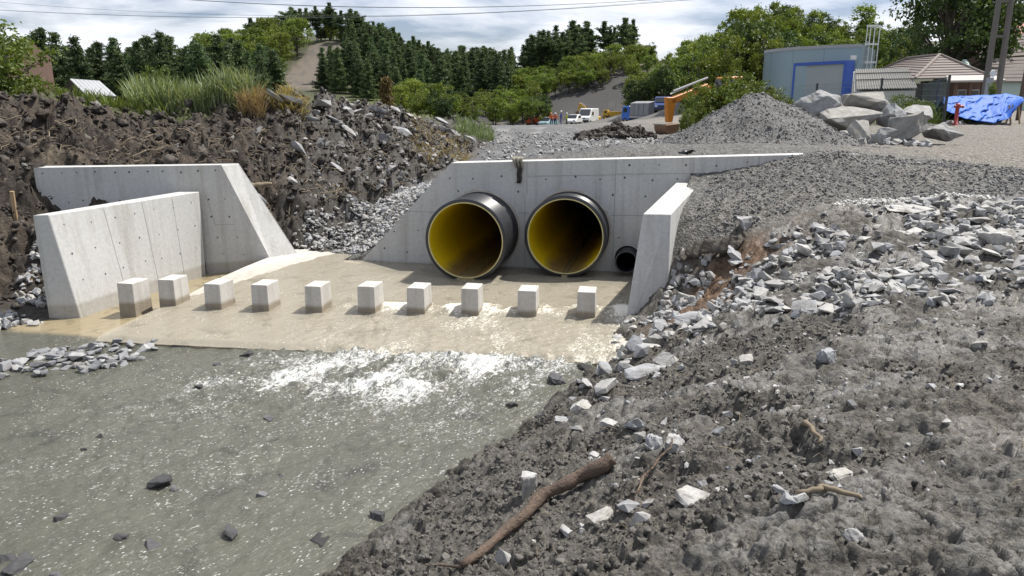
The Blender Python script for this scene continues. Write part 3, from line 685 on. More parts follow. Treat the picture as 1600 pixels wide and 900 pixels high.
# ------------------------------------------------------------ baffle blocks
BP = [(-5.35, 9.69), (-4.88, 9.86), (-4.18, 9.69), (-3.51, 9.6), (-2.77, 9.52), (-2.06, 9.47), (-1.4, 9.42), (-0.68, 9.36), (0.06, 9.3), (0.83, 9.23)]
BW = ['leftmost concrete baffle block, standing in the brown pool', 'second baffle block from the left, at the edge of the pool', 'third baffle block from the left, beside the dry white slab', 'fourth concrete baffle block from the left',
      'fifth concrete baffle block from the left', 'fifth concrete baffle block from the right', 'fourth concrete baffle block from the right', 'third concrete baffle block from the right, below the gap between the pipes', 'second concrete baffle block from the right', 'rightmost concrete baffle block, nearest the right wing wall']
M_BLOCK = concrete('block_concrete', (0.54, 0.52, 0.485), 0.9)
for i, ((x, y), lab) in enumerate(zip(BP, BW)):
    rr = random.Random(i); a = R(10 + rr.uniform(-1.5, 1.5)); wd, dp, h = 0.255 + rr.uniform(-.008, .008), 0.36, 0.345 + rr.uniform(-.01, .015)
    ux = V3((math.cos(a), -math.sin(a), 0)); uy = V3((math.sin(a), math.cos(a), 0))
    z0 = -0.35 if i else -0.4
    P0 = V3((0, 0, z0)); b = MB(); e = .012
    bot = [P0, P0 + ux * wd, P0 + ux * wd + uy * dp, P0 + uy * dp]
    top = [q + V3((0, 0, h - z0)) + o for q, o in zip(bot, (ux * e + uy * e, -ux * e + uy * e, -ux * e - uy * e, ux * e - uy * e))]
    b.hexa(bot, top)
    o = b.build('baffle_block', M_BLOCK, bevel=.010, seg=2); o.location = (x, y, 0.0)
    tag(o, lab, 'concrete block', 'baffle blocks on the apron')

# ------------------------------------------------------------ water
def water_mat(name, body, deep, rough, foam_sparkle_col, streak, flow, bstr, bscale, clear=0.0):
    m, nt, p, out = nmat(name)
    P = wpos(nt)
    a = nt.nodes.new('ShaderNodeAttribute'); a.attribute_name = 'foam'
    rot = nt.nodes.new('ShaderNodeMapping'); rot.inputs['Rotation'].default_value = (0, 0, -flow); nt.links.new(P, rot.inputs[0])
    st = nt.nodes.new('ShaderNodeMapping'); st.inputs['Scale'].default_value = (1.0, streak, 1.0); nt.links.new(rot.outputs[0], st.inputs[0])
    v = st.outputs[0]
    n0 = noise(nt, v, 1.3, 6, 0.6, 0.5)
    col = mixc(nt, n0, body, deep)
    si = nt.nodes.new('ShaderNodeAttribute'); si.attribute_name = 'silt'; col = mixc(nt, si.outputs['Fac'], col, (0.27, 0.225, 0.14))
    fn = noise(nt, v, 7.0, 10, 0.75, 1.6); fine = noise(nt, P, 38.0, 4, 0.6, 0.8)
    sb = noise(nt, P, 2.6, 5, .6, .5); col = mixc(nt, ramp(nt, sb, [(0.56, (0, 0, 0)), (0.70, (.7, .7, .7))]), col, tuple(q * .5 for q in deep))
    sm = node(nt, 'ShaderNodeMath', operation='MULTIPLY_ADD'); nt.links.new(a.outputs['Fac'], sm.inputs[0]); sm.inputs[1].default_value = 0.36; nt.links.new(mixc(nt, 0.4, fn, fine), sm.inputs[2])
    fo = ramp(nt, sm.outputs[0], [(0.65, (0, 0, 0)), (0.80, (1, 1, 1))])
    # white spots in the colour: foam flecks and painted sun sparkle
    vo = node(nt, 'ShaderNodeTexVoronoi', Scale=17.0); nt.links.new(v, vo.inputs['Vector'])
    fl = ramp(nt, vo.outputs['Distance'], [(0.10, (1, 1, 1)), (0.19, (0, 0, 0))])
    fm = ramp(nt, noise(nt, P, 2.2, 3), [(0.42, (0, 0, 0)), (0.55, (1, 1, 1))])
    fl2 = mixc(nt, 1.0, fl, fm, 'MULTIPLY'); fsc = node(nt, 'ShaderNodeMath', operation='MULTIPLY', use_clamp=True)
    nt.links.new(fl2, fsc.inputs[0]); nt.links.new(ramp(nt, a.outputs['Fac'], [(0.0, (0, 0, 0)), (0.05, (.75, .75, .75))]), fsc.inputs[1])
    allf = node(nt, 'ShaderNodeMath', operation='MAXIMUM'); nt.links.new(fo, allf.inputs[0]); nt.links.new(fsc.outputs[0], allf.inputs[1])
    nt.links.new(mixc(nt, allf.outputs[0], col, foam_sparkle_col), p.inputs['Base Color'])
    rm = node(nt, 'ShaderNodeMath', operation='MULTIPLY_ADD'); nt.links.new(allf.outputs[0], rm.inputs[0]); rm.inputs[1].default_value = 0.5; rm.inputs[2].default_value = rough
    nt.links.new(rm.outputs[0], p.inputs['Roughness']); p.inputs['IOR'].default_value = 1.33; p.inputs['Specular IOR Level'].default_value = 0.55
    h1 = noise(nt, v, bscale, 7, 0.62, 0.6); h2 = noise(nt, v, bscale * 5, 4, 0.6, 0.6)
    bn = bump(nt, p, mixc(nt, 0.35, h1, h2), bstr, 0.06)
    bs = node(nt, 'ShaderNodeMath', operation='MULTIPLY_ADD'); nt.links.new(si.outputs['Fac'], bs.inputs[0]); bs.inputs[1].default_value = -bstr * .93; bs.inputs[2].default_value = bstr; nt.links.new(bs.outputs[0], bn.inputs['Strength'])
    if clear:
        tr = nt.nodes.new('ShaderNodeBsdfTransparent'); ms = nt.nodes.new('ShaderNodeMixShader'); tr.inputs[0].default_value = (0.93, 0.88, 0.78, 1)
        inv = node(nt, 'ShaderNodeMath', operation='MULTIPLY_ADD'); nt.links.new(allf.outputs[0], inv.inputs[0]); inv.inputs[1].default_value = -clear; inv.inputs[2].default_value = clear
        nt.links.new(inv.outputs[0], ms.inputs[0]); nt.links.new(p.outputs[0], ms.inputs[1]); nt.links.new(tr.outputs[0], ms.inputs[2]); nt.links.new(ms.outputs[0], out.inputs[0])
    return m
FLOW = math.atan2(-0.7, -0.72)
M_STREAM = water_mat('stream_water', (0.115, 0.114, 0.088), (0.072, 0.074, 0.061), 0.08, (0.68, 0.69, 0.68), 2.2, FLOW, 0.75, 3.4)
M_SHEET = water_mat('apron_water', (0.40, 0.375, 0.31), (0.32, 0.29, 0.225), 0.12, (0.78, 0.75, 0.67), 2.6, R(-112), 0.35, 4.0, 0.30)
M_POOL = water_mat('pool_water', (0.215, 0.175, 0.098), (0.175, 0.145, 0.085), 0.035, (0.6, 0.6, 0.55), 1.2, FLOW, 0.05, 3.0)
def edge_y(x): return np.interp(x, [-12, -5.02, -1.76, 1.30, 3], [9.0, 8.53, 8.07, 7.66, 7.5])
def build_water():
    # stream
    nc, nr = 520, 520
    u = np.linspace(-1.25, 0.42, nc); Y = np.r_[np.geomspace(1.2, 9.0, nr - 90), np.linspace(9.02, 12.75, 90)]; U, YY = np.meshgrid(u, Y); X = U * (YY + .3)
    ca, sa = math.cos(FLOW), math.sin(FLOW); A = X * ca + YY * sa; B = -X * sa + YY * ca
    dist = edge_y(X) - YY                              # downstream of the apron lip
    core = np.exp(-(np.abs(X - (-0.75 - 0.55 * np.clip(dist, 0, 9))) / (1.95 + .32 * np.clip(dist, 0, 9))) ** 3)
    rough = np.clip(np.exp(-(np.clip(dist, 0, 9) / 2.0) ** 1.3) * core * (.8 + .5 * fbm(X * .9, YY * .9, 2, 199)), 0, 1)
    h = 0.028 * fbm(A * 1.6, B * 2.6, 4, 201) + 0.016 * fbm(A * 5, B * 8, 3, 205)
    rip = np.abs(fbm(A * 3.1, B * 4.6, 4, 210)); h = h * (0.25 + 0.5 * np.exp(-np.clip(dist, 0, 9) / 4)) + rough * (0.085 * (0.5 - rip) + 0.05 * fbm(A * 9, B * 9, 3, 215) + 0.03)
    left = sstep(-4.6, -6.0, X) * sstep(7.2, 8.4, YY); h = h * (1 - .85 * left)
    z = Z_STREAM + h + 0.035 * np.exp(-np.clip(dist, 0, 9) / .18) * core
    foam = np.clip(rough * (0.40 + .42 * fbm(A * 1.2, B * 2.4, 3, 220)) + 0.16 * np.exp(-np.clip(dist, 0, 9) / 2.5) * core + 0.12 + 0.06 * sstep(6, 3, YY), 0, 1) * (1 - left)
    # keep the water in front of the apron
    i = np.arange(nr - 1)[:, None] * nc + np.arange(nc - 1)[None, :]
    cx, cy = X[:-1, :-1], YY[:-1, :-1]
    ok = (cy < edge_y(cx) + 0.02) | (cx < np.interp(cy, [8.5, 10.36, 11.24, 12.5, 13.4], [-4.97, -4.66, -4.5, -4.17, -4.0]))
    ok &= (cx < 2.2) & ((cy < 9.0) | (cx > -7.6))
    Fq = np.stack([i, i + 1, i + nc + 1, i + nc], -1)[ok]
    silt = sstep(8.75, 8.95, YY + .25 * (X + 5.6) + .05 * fbm(X * 2, YY * 2, 3, 230)) * sstep(-4.4, -4.9, X - .23 * (YY - 8.5))
    me = npmesh('stream_water', np.stack([X, YY, z], -1).reshape(-1, 3), Fq, True, {'foam': ('FLOAT', (foam * (1 - silt)).ravel()), 'silt': ('FLOAT', silt.ravel())})
    tag(link('stream_water', me, M_STREAM), kind='structure')
    # thin sheet over the apron
    n, m = 260, 240; v = np.zeros((m + 1, n + 1, 3)); fo = np.zeros((m + 1, n + 1))
    for j in range(m + 1):
        t = j / m; s = np.linspace(0, 1, n + 1)
        xf = -5.04 + s * (1.62 + 5.04); yf = edge_y(xf) - 0.02; xb = -4.0 + s * (2.85 + 4.0); yb = np.where(xb < -2.75, 13.3, WO.y - (xb + 2.66) * math.tan(WA) + .03)
        y = yf + t * (yb - yf); x = xf + t * (xb - xf)
        al = np.array([apron_left(q) for q in y]); x = x + (al - (-5.04 + t * 1.04)) * (1 - s) - 0.02 * (1 - s)
        v[j, :, 0] = x; v[j, :, 1] = y
    x, y = v[..., 0], v[..., 1]
    d = (x - WO.x) * WN.x + (y - WO.y) * WN.y
    z = np.interp(d, [0, 1.0, 2.6, 3.4, 4.5], [0.07, 0.055, 0.0, -0.02, -0.045])
    # jumps of white water between the blocks, below the two pipes
    jump = np.exp(-((y - (9.62 - 0.07 * x)) / .22) ** 2) * sstep(-2.7, -1.9, x) * (0.4 + 0.6 * sstep(-.3, .3, fbm(x * 2.2, y * 2, 3, 301)))
    below = sstep(9.75, 9.35, y + .07 * x) * sstep(-3.2, -1.6, x + .15 * (9 - y))
    z = z + 0.055 * jump + 0.012 * fbm(x * 5, y * 3, 3, 302) * (.35 + below) + below * .012 * fbm(x * 14, y * 9, 2, 303)
    lip = sstep(.12, -.05, y - edge_y(x)); z = z - lip * 0.055
    dl = (x - AP_LINE0.x) * _an.x + (y - AP_LINE0.y) * _an.y
    z = np.where(dl > 0.02, z - (dl - .02) * 0.12, z)
    fo = np.clip(jump * .62 + below * (.22 + .20 * sstep(0, .5, fbm(x * 1.5, y * .7, 3, 304))) + .05 + .35 * sstep(8.6, 9.2, y) * 0, 0, 1)
    rightflow = sstep(1.1, 1.5, x) * sstep(11.5, 9.5, y) * .35; fo = np.clip(fo + rightflow, 0, 1)
    v[..., 2] = z
    i = np.arange(m)[:, None] * (n + 1) + np.arange(n)[None, :]
    Fq = np.stack([i, i + 1, i + n + 2, i + n + 1], -1).reshape(-1, 4)
    tag(link('apron_water', npmesh('apron_water', v.reshape(-1, 3), Fq, True, {'foam': ('FLOAT', fo.ravel())}), M_SHEET), kind='structure')
    # water standing in the big pipes
    for q in PIPES:
        g = MB(); zz = 0.10 + (q['z'] - .66) * .6; half = math.sqrt((q['r'] - .062) ** 2 - (q['z'] - zz) ** 2)
        pts = [wall(q['s'] - half, zz, q['out'] - .03), wall(q['s'] + half, zz, q['out'] - .03), wall(q['s'] + half, zz + .05, -5.5), wall(q['s'] - half, zz + .05, -5.5)]
        lip = [wall(q['s'] - half * .95, .03, q['out'] + .06), wall(q['s'] + half * .95, .03, q['out'] + .06)]
        g.add(pts + lip, [(0, 1, 2, 3), (4, 5, 1, 0)]); tag(g.build('pipe_water', M_POOL), kind='structure')
build_water()

# ------------------------------------------------------------ stones
def hull_points(rr, n, flat=0.6, boxy=0.5):
    pts = []
    for _ in range(n):
        d = V3((rr.gauss(0, 1), rr.gauss(0, 1), rr.gauss(0, 1))).normalized()
        m = max(abs(d.x), abs(d.y), abs(d.z)); d = d * ((1 - boxy) + boxy / m)
        d *= rr.uniform(.85, 1.0); pts.append(V3((d.x, d.y * rr.uniform(.95, 1), d.z * flat)))
    return pts
def rock_mesh(seed, n=14, flat=0.6, boxy=0.6, bevel=0.0, sub=0, disp=0.0, smooth=False):
    rr = random.Random(seed); bm = bmesh.new()
    for p in hull_points(rr, n, flat, boxy): bm.verts.new(p)
    r = bmesh.ops.convex_hull(bm, input=bm.verts)
    bmesh.ops.delete(bm, geom=[v for v in bm.verts if not v.link_faces], context='VERTS')
    bmesh.ops.dissolve_limit(bm, angle_limit=R(12), verts=bm.verts, edges=bm.edges)
    if bevel: bmesh.ops.bevel(bm, geom=list(bm.edges), offset=bevel, segments=2, profile=0.55, affect='EDGES', clamp_overlap=True)
    bmesh.ops.triangulate(bm, faces=bm.faces)
    for _ in range(sub): bmesh.ops.subdivide_edges(bm, edges=[e for e in bm.edges if e.calc_length() > 0.09], cuts=1, use_grid_fill=True)
    if sub: bmesh.ops.triangulate(bm, faces=bm.faces)
    if disp:
        bm.normal_update()
        P = np.array([v.co for v in bm.verts])
        dz = fbm(P[:, 0] * 2 + P[:, 2] * 1.3 + seed, P[:, 1] * 2 - P[:, 2] * 1.7, 4, seed % 97) * disp - np.abs(fbm(P[:, 0] * 1.1 - P[:, 2] * .8, P[:, 1] * 1.3 + P[:, 2] + seed, 2, seed % 89)) * disp
        for v, d in zip(bm.verts, dz): v.co += v.normal * float(d)
    ex = [max(v.co[k] for v in bm.verts) - min(v.co[k] for v in bm.verts) for k in range(3)]
    ce = [(max(v.co[k] for v in bm.verts) + min(v.co[k] for v in bm.verts)) / 2 for k in range(3)]
    for v in bm.verts: v.co = V3([(v.co[k] - ce[k]) / ex[k] for k in range(3)])     # unit box
    bm.normal_update()
    me = bpy.data.meshes.new('rock'); bm.to_mesh(me); bm.free()
    if smooth: me.polygons.foreach_set('use_smooth', [True] * len(me.polygons))
    return me
ROCK_S = [rock_mesh(100 + k, 11, 0.8, 0.7) for k in range(10)]                       # cheap, angular
ROCK_M = [rock_mesh(200 + k, 12, 0.7, 0.75, 0.07) for k in range(14)]               # broken edges
ROCK_H = [rock_mesh(300 + k, 15, 0.8, 0.7, 0.05, 2, 0.05) for k in range(10)]        # close up
ROCK_R = [rock_mesh(400 + k, 18, 0.75, 0.35, 0.12, 2, 0.12, True) for k in range(4)]    # river-rounded
CLOD_S = [rock_mesh(500 + k, 26, 0.8, 0.0, 0.0, 1, 0.30, True) for k in range(8)]
def tri_arrays(me):
    me.calc_loop_triangles(); V = np.array([v.co for v in me.vertices]); T = np.array([t.vertices for t in me.loop_triangles]); return V, T
LIB = {id(m): tri_arrays(m) for m in ROCK_S + ROCK_M + CLOD_S + ROCK_R}
def scatter(name, lib, X, Y, S, mat, label, cat, seed=0, sink=0.25, flat=(0.45, 0.9), tilt=0.35, Z=None, parent=None, smooth=False):
    """many small pieces as one mesh"""
    r = np.random.default_rng(seed); Z = gz(X, Y) if Z is None else Z
    Vs, Ts, tint = [], [], []; o = 0
    for x, y, z, s in zip(X, Y, Z, S):
        V, T = LIB[id(lib[r.integers(len(lib))])]
        dims = np.array([s, s * r.uniform(.55, .95), s * r.uniform(*flat)])
        M = np.array(Euler((r.normal(0, tilt), r.normal(0, tilt), r.uniform(0, 6.28))).to_matrix())
        W = (V * dims) @ M.T; W = W + np.array([x, y, z - W[:, 2].min() - (np.ptp(W[:, 2])) * sink])
        Vs.append(W); Ts.append(T + o); o += len(V); tint.append(np.full(len(V), r.random()))
    me = npmesh(name, np.concatenate(Vs), np.concatenate(Ts), smooth, {'tint': ('FLOAT', np.concatenate(tint))})
    ob = link(name, me, mat, parent); tag(ob, label if parent is None else None, cat if parent is None else None, kind='stuff'); return ob
def world_poly(px): return [hit(*p)[:2] for p in px]
def sample_poly(P, n, seed, dens=None):
    r = np.random.default_rng(seed); P = np.array(P); lo, hi = P.min(0), P.max(0); xs, ys = [], []
    while sum(map(len, xs)) < n:
        x = r.uniform(lo[0], hi[0], n * 3); y = r.uniform(lo[1], hi[1], n * 3); k = inpoly(x, y, [tuple(q) for q in P])
        if dens is not None: k &= r.random(n * 3) < dens(x, y)
        xs.append(x[k]); ys.append(y[k])
    return np.concatenate(xs)[:n], np.concatenate(ys)[:n]
def put_rock(name, me, x, y, z, dims, rot, mat=None, sink=0.25):
    o = link(name, me, mat or M_ROCK); o.scale = dims; o.rotation_euler = rot; o.location = (x, y, z + dims[2] * (0.5 - sink)); return o

RUBBLE = [(2.55, 8.75), (3.4, 8.75), (4.9, 9.1), (6.2, 9.0), (8.0, 8.6), (7.2, 6.4), (4.6, 5.7), (3.0, 5.75), (2.2, 6.3), (1.55, 6.7), (1.25, 7.1), (1.3, 7.9), (1.7, 7.75), (2.05, 7.6), (2.3, 8.0)]
def dens_rub(x, y): return np.clip(0.55 + 1.1 * fbm(x * 1.1, y * 1.1, 3, 402), 0.08, 1)
rr = np.random.default_rng(21)
X, Y = sample_poly(RUBBLE, 3200, 22, dens_rub); S = np.sort(np.clip(np.exp(rr.normal(np.log(0.070), 0.55, 3200)), .025, .30))[::-1]
Zr = gz(X, Y)
TXT_R = 'pale grey broken stone in the rubble spread right of the wing wall'
for k in range(150):
    s = float(S[k]); a = random.uniform(0, 6.28)
    o = put_rock('stone', random.choice(ROCK_M), X[k], Y[k], Zr[k], (s, s * random.uniform(.55, .85), s * random.uniform(.2, .45)), (random.gauss(0, .18), random.gauss(0, .18), a), sink=.2)
    tag(o, TXT_R, 'stone', 'stones of the rubble spread')
scatter('rubble_chips', ROCK_S, X[150:], Y[150:], S[150:] * .95, M_ROCKS, 'small pale stone chips strewn between the stones right of the wing wall', 'stone chips', 1, Z=Zr[150:], sink=.2, flat=(.25, .7))
# stones down the bank to the water, one group
EDGE = [(1.2, 8.9), (1.75, 8.7), (2.0, 8.2), (1.6, 7.4), (1.4, 6.9), (1.0, 6.2), (.75, 5.7), (.45, 5.9), (.6, 6.7), (.95, 7.4), (1.1, 8.0)]
X, Y = sample_poly(EDGE, 70, 23); Zr = gz(X, Y); S = np.clip(np.exp(rr.normal(np.log(.12), .45, 70)), .05, .28)
for k in range(70):
    s = float(S[k]); o = put_rock('stone', random.choice(ROCK_M), X[k], Y[k], Zr[k], (s, s * random.uniform(.6, .9), s * random.uniform(.35, .7)), (random.gauss(0, .3), random.gauss(0, .3), random.uniform(0, 6.28)), sink=.2)
    tag(o, 'grey angular stone on the bank edge between the wing wall and the water', 'stone', 'stones on the bank edge')
# stones singled out in the foreground: px, py of the foot, width, height (m), depth, mesh, label
HERO = [(822, 795, .15, .20, .12, 3, 'upright blue-grey stone standing in the mud beside the log', (.1, .15, .5)), (787, 888, .09, .105, .07, 1, 'small white block of stone leaning on the lower end of the log', (.2, 0, .2)),
 (940, 812, .135, .085, .10, 2, 'white angular stone with a pointed top, just right of the log', (.1, -.3, .4)), (884, 832, .085, .055, .07, 5, 'small white wedge of stone right of the middle of the log', (.1, .2, 1.2)),
 (1082, 788, .16, .07, .16, 6, 'flat cream stone lying alone in the mud, right of the thin twig', (.15, .1, .3)), (952, 678, .15, .06, .09, 7, 'left of two flat white stones touching end to end above the log', (0, .1, .1)),
 (990, 676, .15, .095, .11, 8, 'right, blockier one of two white stones touching end to end above the log', (0, -.1, 0)), (908, 652, .22, .11, .14, 4, 'pale slab tilted towards the water on the upper bank', (.3, .2, .4)),
 (880, 668, .17, .05, .12, 0, 'flat blue-grey slab just below the tilted pale slab', (.1, .1, .2)), (1020, 722, .10, .09, .09, 11, 'rounded grey cobble among the clods above the log', (0, 0, 0)), (1000, 698, .075, .075, .07, 2, 'dark grey cube-like stone left of the rounded cobble', (0, .1, .3)),
 (1050, 722, .14, .11, .11, 12, 'pale rounded stone half buried, right of the grey cobble', (0, 0, 1)), (1290, 576, .145, .115, .12, 13, 'smooth pinkish rounded stone sitting on the dark clods', (0, 0, .4)), (1086, 508, .46, .10, .26, 9, 'large flat cream slab at the head of the bank', (.15, -.12, .1)),
 (1012, 588, .42, .09, .24, 6, 'long white flat slab on the bank above the water', (.1, -.1, .15)), (1046, 570, .26, .13, .16, 1, 'blue-grey block with a sharp edge behind the long white slab', (0, .25, .2)), (1330, 862, .075, .05, .06, 10, 'small tan rounded pebble alone in the foreground mud', (0, 0, .2)),
 (1160, 362, .34, .20, .25, 3, 'brown-grey boulder jutting from the gravel slope', (0, 0, .5)), (1150, 412, .36, .10, .28, 0, 'blue-grey slab leaning on the brown scar', (.5, .5, .4)), (1312, 752, .13, .05, .10, 13, 'grey-tan rounded stone sunk in the mud, lower right', (0, 0, .2)),
 (1222, 800, .13, .035, .05, 10, 'long tan sliver of stone lying in the mud', (0, 0, 2.2)), (1560, 392, .34, .22, .26, 2, 'largest grey block in the rubble near the right edge of the picture', (.1, 0, .3)), (1165, 575, .16, .07, .11, 5, 'pale flat stone in the mud below the rubble', (.1, 0, .3)), (930, 715, .09, .045, .07, 7, 'flat grey pebble on the clods left of the cobbles', (0, .1, .1)),
 (1420, 340, .62, .10, .34, 9, 'long low grey slab lying along the white patch of the gravel', (0, .05, .1)), (900, 610, .13, .07, .1, 4, 'pale stone at the water edge above the tilted slab', (.2, .2, .5)), (1110, 622, .12, .04, .09, 8, 'thin pale stone flake on the smooth mud', (0, .1, .2)), (838, 690, .07, .04, .06, 12, 'small white pebble on the steep bank above the water', (0, 0, .1))]
for px, py, wd, h, dp, mi, lab, rot in HERO:
    x, y, z = hit(px, py); me = (ROCK_H + ROCK_R)[mi] if mi < 14 else ROCK_H[0]
    o = put_rock('stone', me, x, y, z, (wd, dp, h), rot, sink=.18); tag(o, lab, 'stone')
# riprap between the two sloping wall ends
GULLY = [(-4.0, 13.25), (-3.2, 13.2), (-2.6, 12.95), (-1.75, 13.0), (-1.2, 13.4), (-1.35, 14.6), (-1.75, 15.3), (-2.5, 15.3), (-3.2, 14.5), (-3.9, 13.6)]
X, Y = sample_poly(GULLY, 3000, 31); S = np.clip(np.exp(rr.normal(np.log(.065), .3, 3000)), .03, .15)
scatter('riprap', ROCK_S, X, Y, S, M_ROCKS, 'bed of pale crushed stone in the gully between the sloping wall ends', 'crushed stone', 2, sink=.1, flat=(.35, .7))
X, Y = sample_poly([(-6.9, 9.9), (-6.35, 9.8), (-6.2, 10.8), (-6.3, 11.4), (-7.2, 11.2)], 260, 32); S = rr.uniform(.05, .14, 260)
scatter('crushed_stone', ROCK_S, X, Y, S, M_ROCKS, 'blue-grey crushed stone spilled behind the left wing wall', 'crushed stone', 3, sink=.15)
# pebble bar at the left
BAR = [on(a, b, -.08)[:2] for a, b in [(0, 560), (0, 585), (90, 583), (170, 572), (245, 552), (240, 532), (190, 527), (110, 540), (50, 548)]]
X, Y = sample_poly(BAR, 150, 33); S = np.clip(np.exp(rr.normal(np.log(.105), .3, 150)), .05, .2)
M_PEB = rock_mat('river_pebble', [(0.14, 0.14, 0.142), (0.30, 0.305, 0.31), (0.22, 0.225, 0.235), (0.38, 0.38, 0.37)], .1)
for k in range(150):
    s = float(S[k]); o = put_rock('pebble', random.choice(ROCK_M), X[k], Y[k], -0.15 + random.uniform(0, .04), (s, s * .7, s * random.uniform(.35, .6)), (random.gauss(0, .15), random.gauss(0, .15), random.uniform(0, 6.28)), M_PEB, sink=.05)
    tag(o, 'grey pebble of the low stone bar at the left edge of the stream', 'pebble', 'pebbles of the stone bar')
X, Y = sample_poly([(-7.2, 8.7), (-6.2, 8.9), (-6.1, 9.3), (-6.6, 9.6), (-7.4, 9.4)], 90, 34); S = rr.uniform(.06, .16, 90)
scatter('shore_gravel', ROCK_S, X, Y, S, M_ROCKS, 'wet grey shore gravel left of the brown pool', 'gravel', 4)
# dark stones standing out of the stream
STREAM = [(252, 758, .15, .07, 'dark wet stone with a pale top breaking the surface, mid stream'), (270, 764, .07, .03, 'small dark stone touching the pale-topped stone'), (96, 812, .075, .05, 'pale-topped wet stone near the lower left corner'), (310, 608, .13, .05, 'black stone in the upper stream below the fourth block'),
 (420, 656, .10, .04, 'flat black stone in mid stream'), (360, 836, .11, .05, 'grey wet stone in the lower stream'), (410, 776, .08, .04, 'dark stone with foam round it, lower stream'), (130, 704, .06, .03, 'small black stone left of mid stream'), (155, 684, .08, .03, 'black stone left of mid stream, with a white streak'),
 (30, 884, .20, .06, 'pale stone at the lower left corner of the picture'), (8, 878, .12, .05, 'grey stone cut by the left edge, lower corner'), (870, 596, .20, .09, 'brown rounded stone in the water near the right bank'), (800, 636, .11, .05, 'dark jagged stone in the rapids'), (845, 652, .10, .04, 'pale flat stone at the right bank waterline'),
 (915, 580, .16, .07, 'dark stone just below the apron, right side'), (280, 540, .22, .04, 'black flat stone against the apron lip'), (388, 556, .15, .06, 'dark stone with white water below the fifth block'), (535, 548, .08, .05, 'small black stone on the apron lip'), (590, 808, .12, .05, 'dark wet stone beside the right bank, low down'), (600, 830, .10, .03, 'flat dark stone under the right bank'),
 (500, 845, .16, .02, 'brown stone just under the surface, lower middle'), (190, 838, .12, .03, 'dark shallow stone lower left'), (240, 850, .14, .04, 'grey shallow stone with a white edge, lower left'), (440, 745, .07, .03, 'black stone right of the pale-topped stone'), (90, 900, .1, .03, 'small wet stone at the bottom edge'), (340, 570, .1, .03, 'black stone left of the rapids')]
for k, (px, py, wd, h, lab) in enumerate(STREAM):
    x, y, z = on(px, py, Z_STREAM); o = put_rock('stone', (ROCK_H + ROCK_R)[k % 14], x, y, Z_STREAM - .025, (wd * 1.15, wd * .85, h + .03), (random.gauss(0, .1), random.gauss(0, .1), random.uniform(0, 6)), M_WROCK, sink=.1)
    tag(o, lab, 'stone')
# mud clods
X, Y = sample_poly([(.1, 3.4), (1.6, 2.6), (3.5, 4.4), (4.8, 6.2), (2.5, 6.4), (1.3, 6.9), (.7, 6.0)], 420, 40); S = np.clip(np.exp(rr.normal(np.log(.030), .5, 420)), .012, .10)
scatter('mud_pebbles', ROCK_S, X, Y, S, M_ROCKS, 'small pale pebbles and chips pressed into the near mud', 'pebbles', 16, sink=.35)
X, Y = sample_poly([(-1.4, 3.0), (-.95, 2.0), (3.2, 1.9), (5.2, 5.0), (5.0, 6.2), (2.5, 6.3), (1.4, 7.1), (.85, 7.0), (.3, 6.2), (-.55, 4.8)], 14000, 41, lambda x, y: np.clip(1.02 - surf(x, y)[4], .03, 1))
S = np.clip(np.exp(rr.normal(np.log(.017), .55, 14000)), .007, .06)
scatter('mud_clods', CLOD_S, X, Y, S, M_CLOD, 'loose grey-brown mud clods covering the near bank', 'mud clods', 5, sink=.42, flat=(.6, 1.0), smooth=True)
LEFTB = [(-12, 9.5), (-6.7, 9.7), (-6.4, 11.5), (-7.7, 12.2), (-4.6, 12.9), (-3.9, 13.6), (-2.6, 15.3), (-1.3, 17.3), (-.9, 22), (-2.4, 26), (-5.5, 19.5), (-9, 15.6), (-14, 14.8)]
X, Y = sample_poly(LEFTB, 9500, 42); S = np.clip(np.exp(rr.normal(np.log(.058), .6, 9500)), .018, .30)
scatter('soil_clods', CLOD_S, X, Y, S, M_DARKCLOD, 'dark crumbled soil covering the spoil heap on the left', 'soil clods', 6, sink=.35, flat=(.5, 1.0), tilt=.5, smooth=True)
X, Y = sample_poly(LEFTB, 2400, 43, lambda x, y: np.clip(.03 + sstep(-6.0, -2.6, x + .20 * (y - 15)) ** 2, 0, 1)); S = np.clip(np.exp(rr.normal(np.log(.06), .55, 2400)), .025, .30)
scatter('heap_stones', ROCK_S, X, Y, S, rock_mat('dirty_rock', [(0.14, 0.135, 0.125), (0.28, 0.275, 0.262), (0.20, 0.20, 0.202), (0.40, 0.39, 0.37)], .25, True, (0.06, 0.05, 0.04)), 'grey stone chips mixed into the spoil heap', 'stone chips', 7, sink=.3, tilt=.5)
SLABS = [(430, 163), (455, 170), (505, 172), (540, 168), (560, 182), (585, 172), (600, 186), (618, 178), (640, 190), (655, 182), (672, 200), (690, 196), (520, 190), (575, 200), (630, 205), (700, 212), (722, 205), (490, 200), (545, 215), (400, 295), (470, 250), (530, 265), (610, 230), (660, 225), (735, 222)]
SLN = ['at the crest of the spoil heap', 'high on the spoil heap', 'on the flank of the spoil heap']
for k, (px, py) in enumerate(SLABS):
    x, y, z = hit(px, py + 4, 12.9, 34); s = random.uniform(.28, .5)
    o = put_rock('rock_slab', random.choice(ROCK_M), x, y, z, (s * 1.25, s * .8, s * .3), (random.gauss(-.25, .2), random.gauss(.35, .2), random.uniform(-.4, .4)), sink=.2)
    o.location.z += .10; tag(o, 'flat grey rock slab lying ' + SLN[0 if py < 176 else (1 if py < 206 else 2)], 'rock slab', 'rock slabs ' + SLN[0 if py < 176 else (1 if py < 206 else 2)])
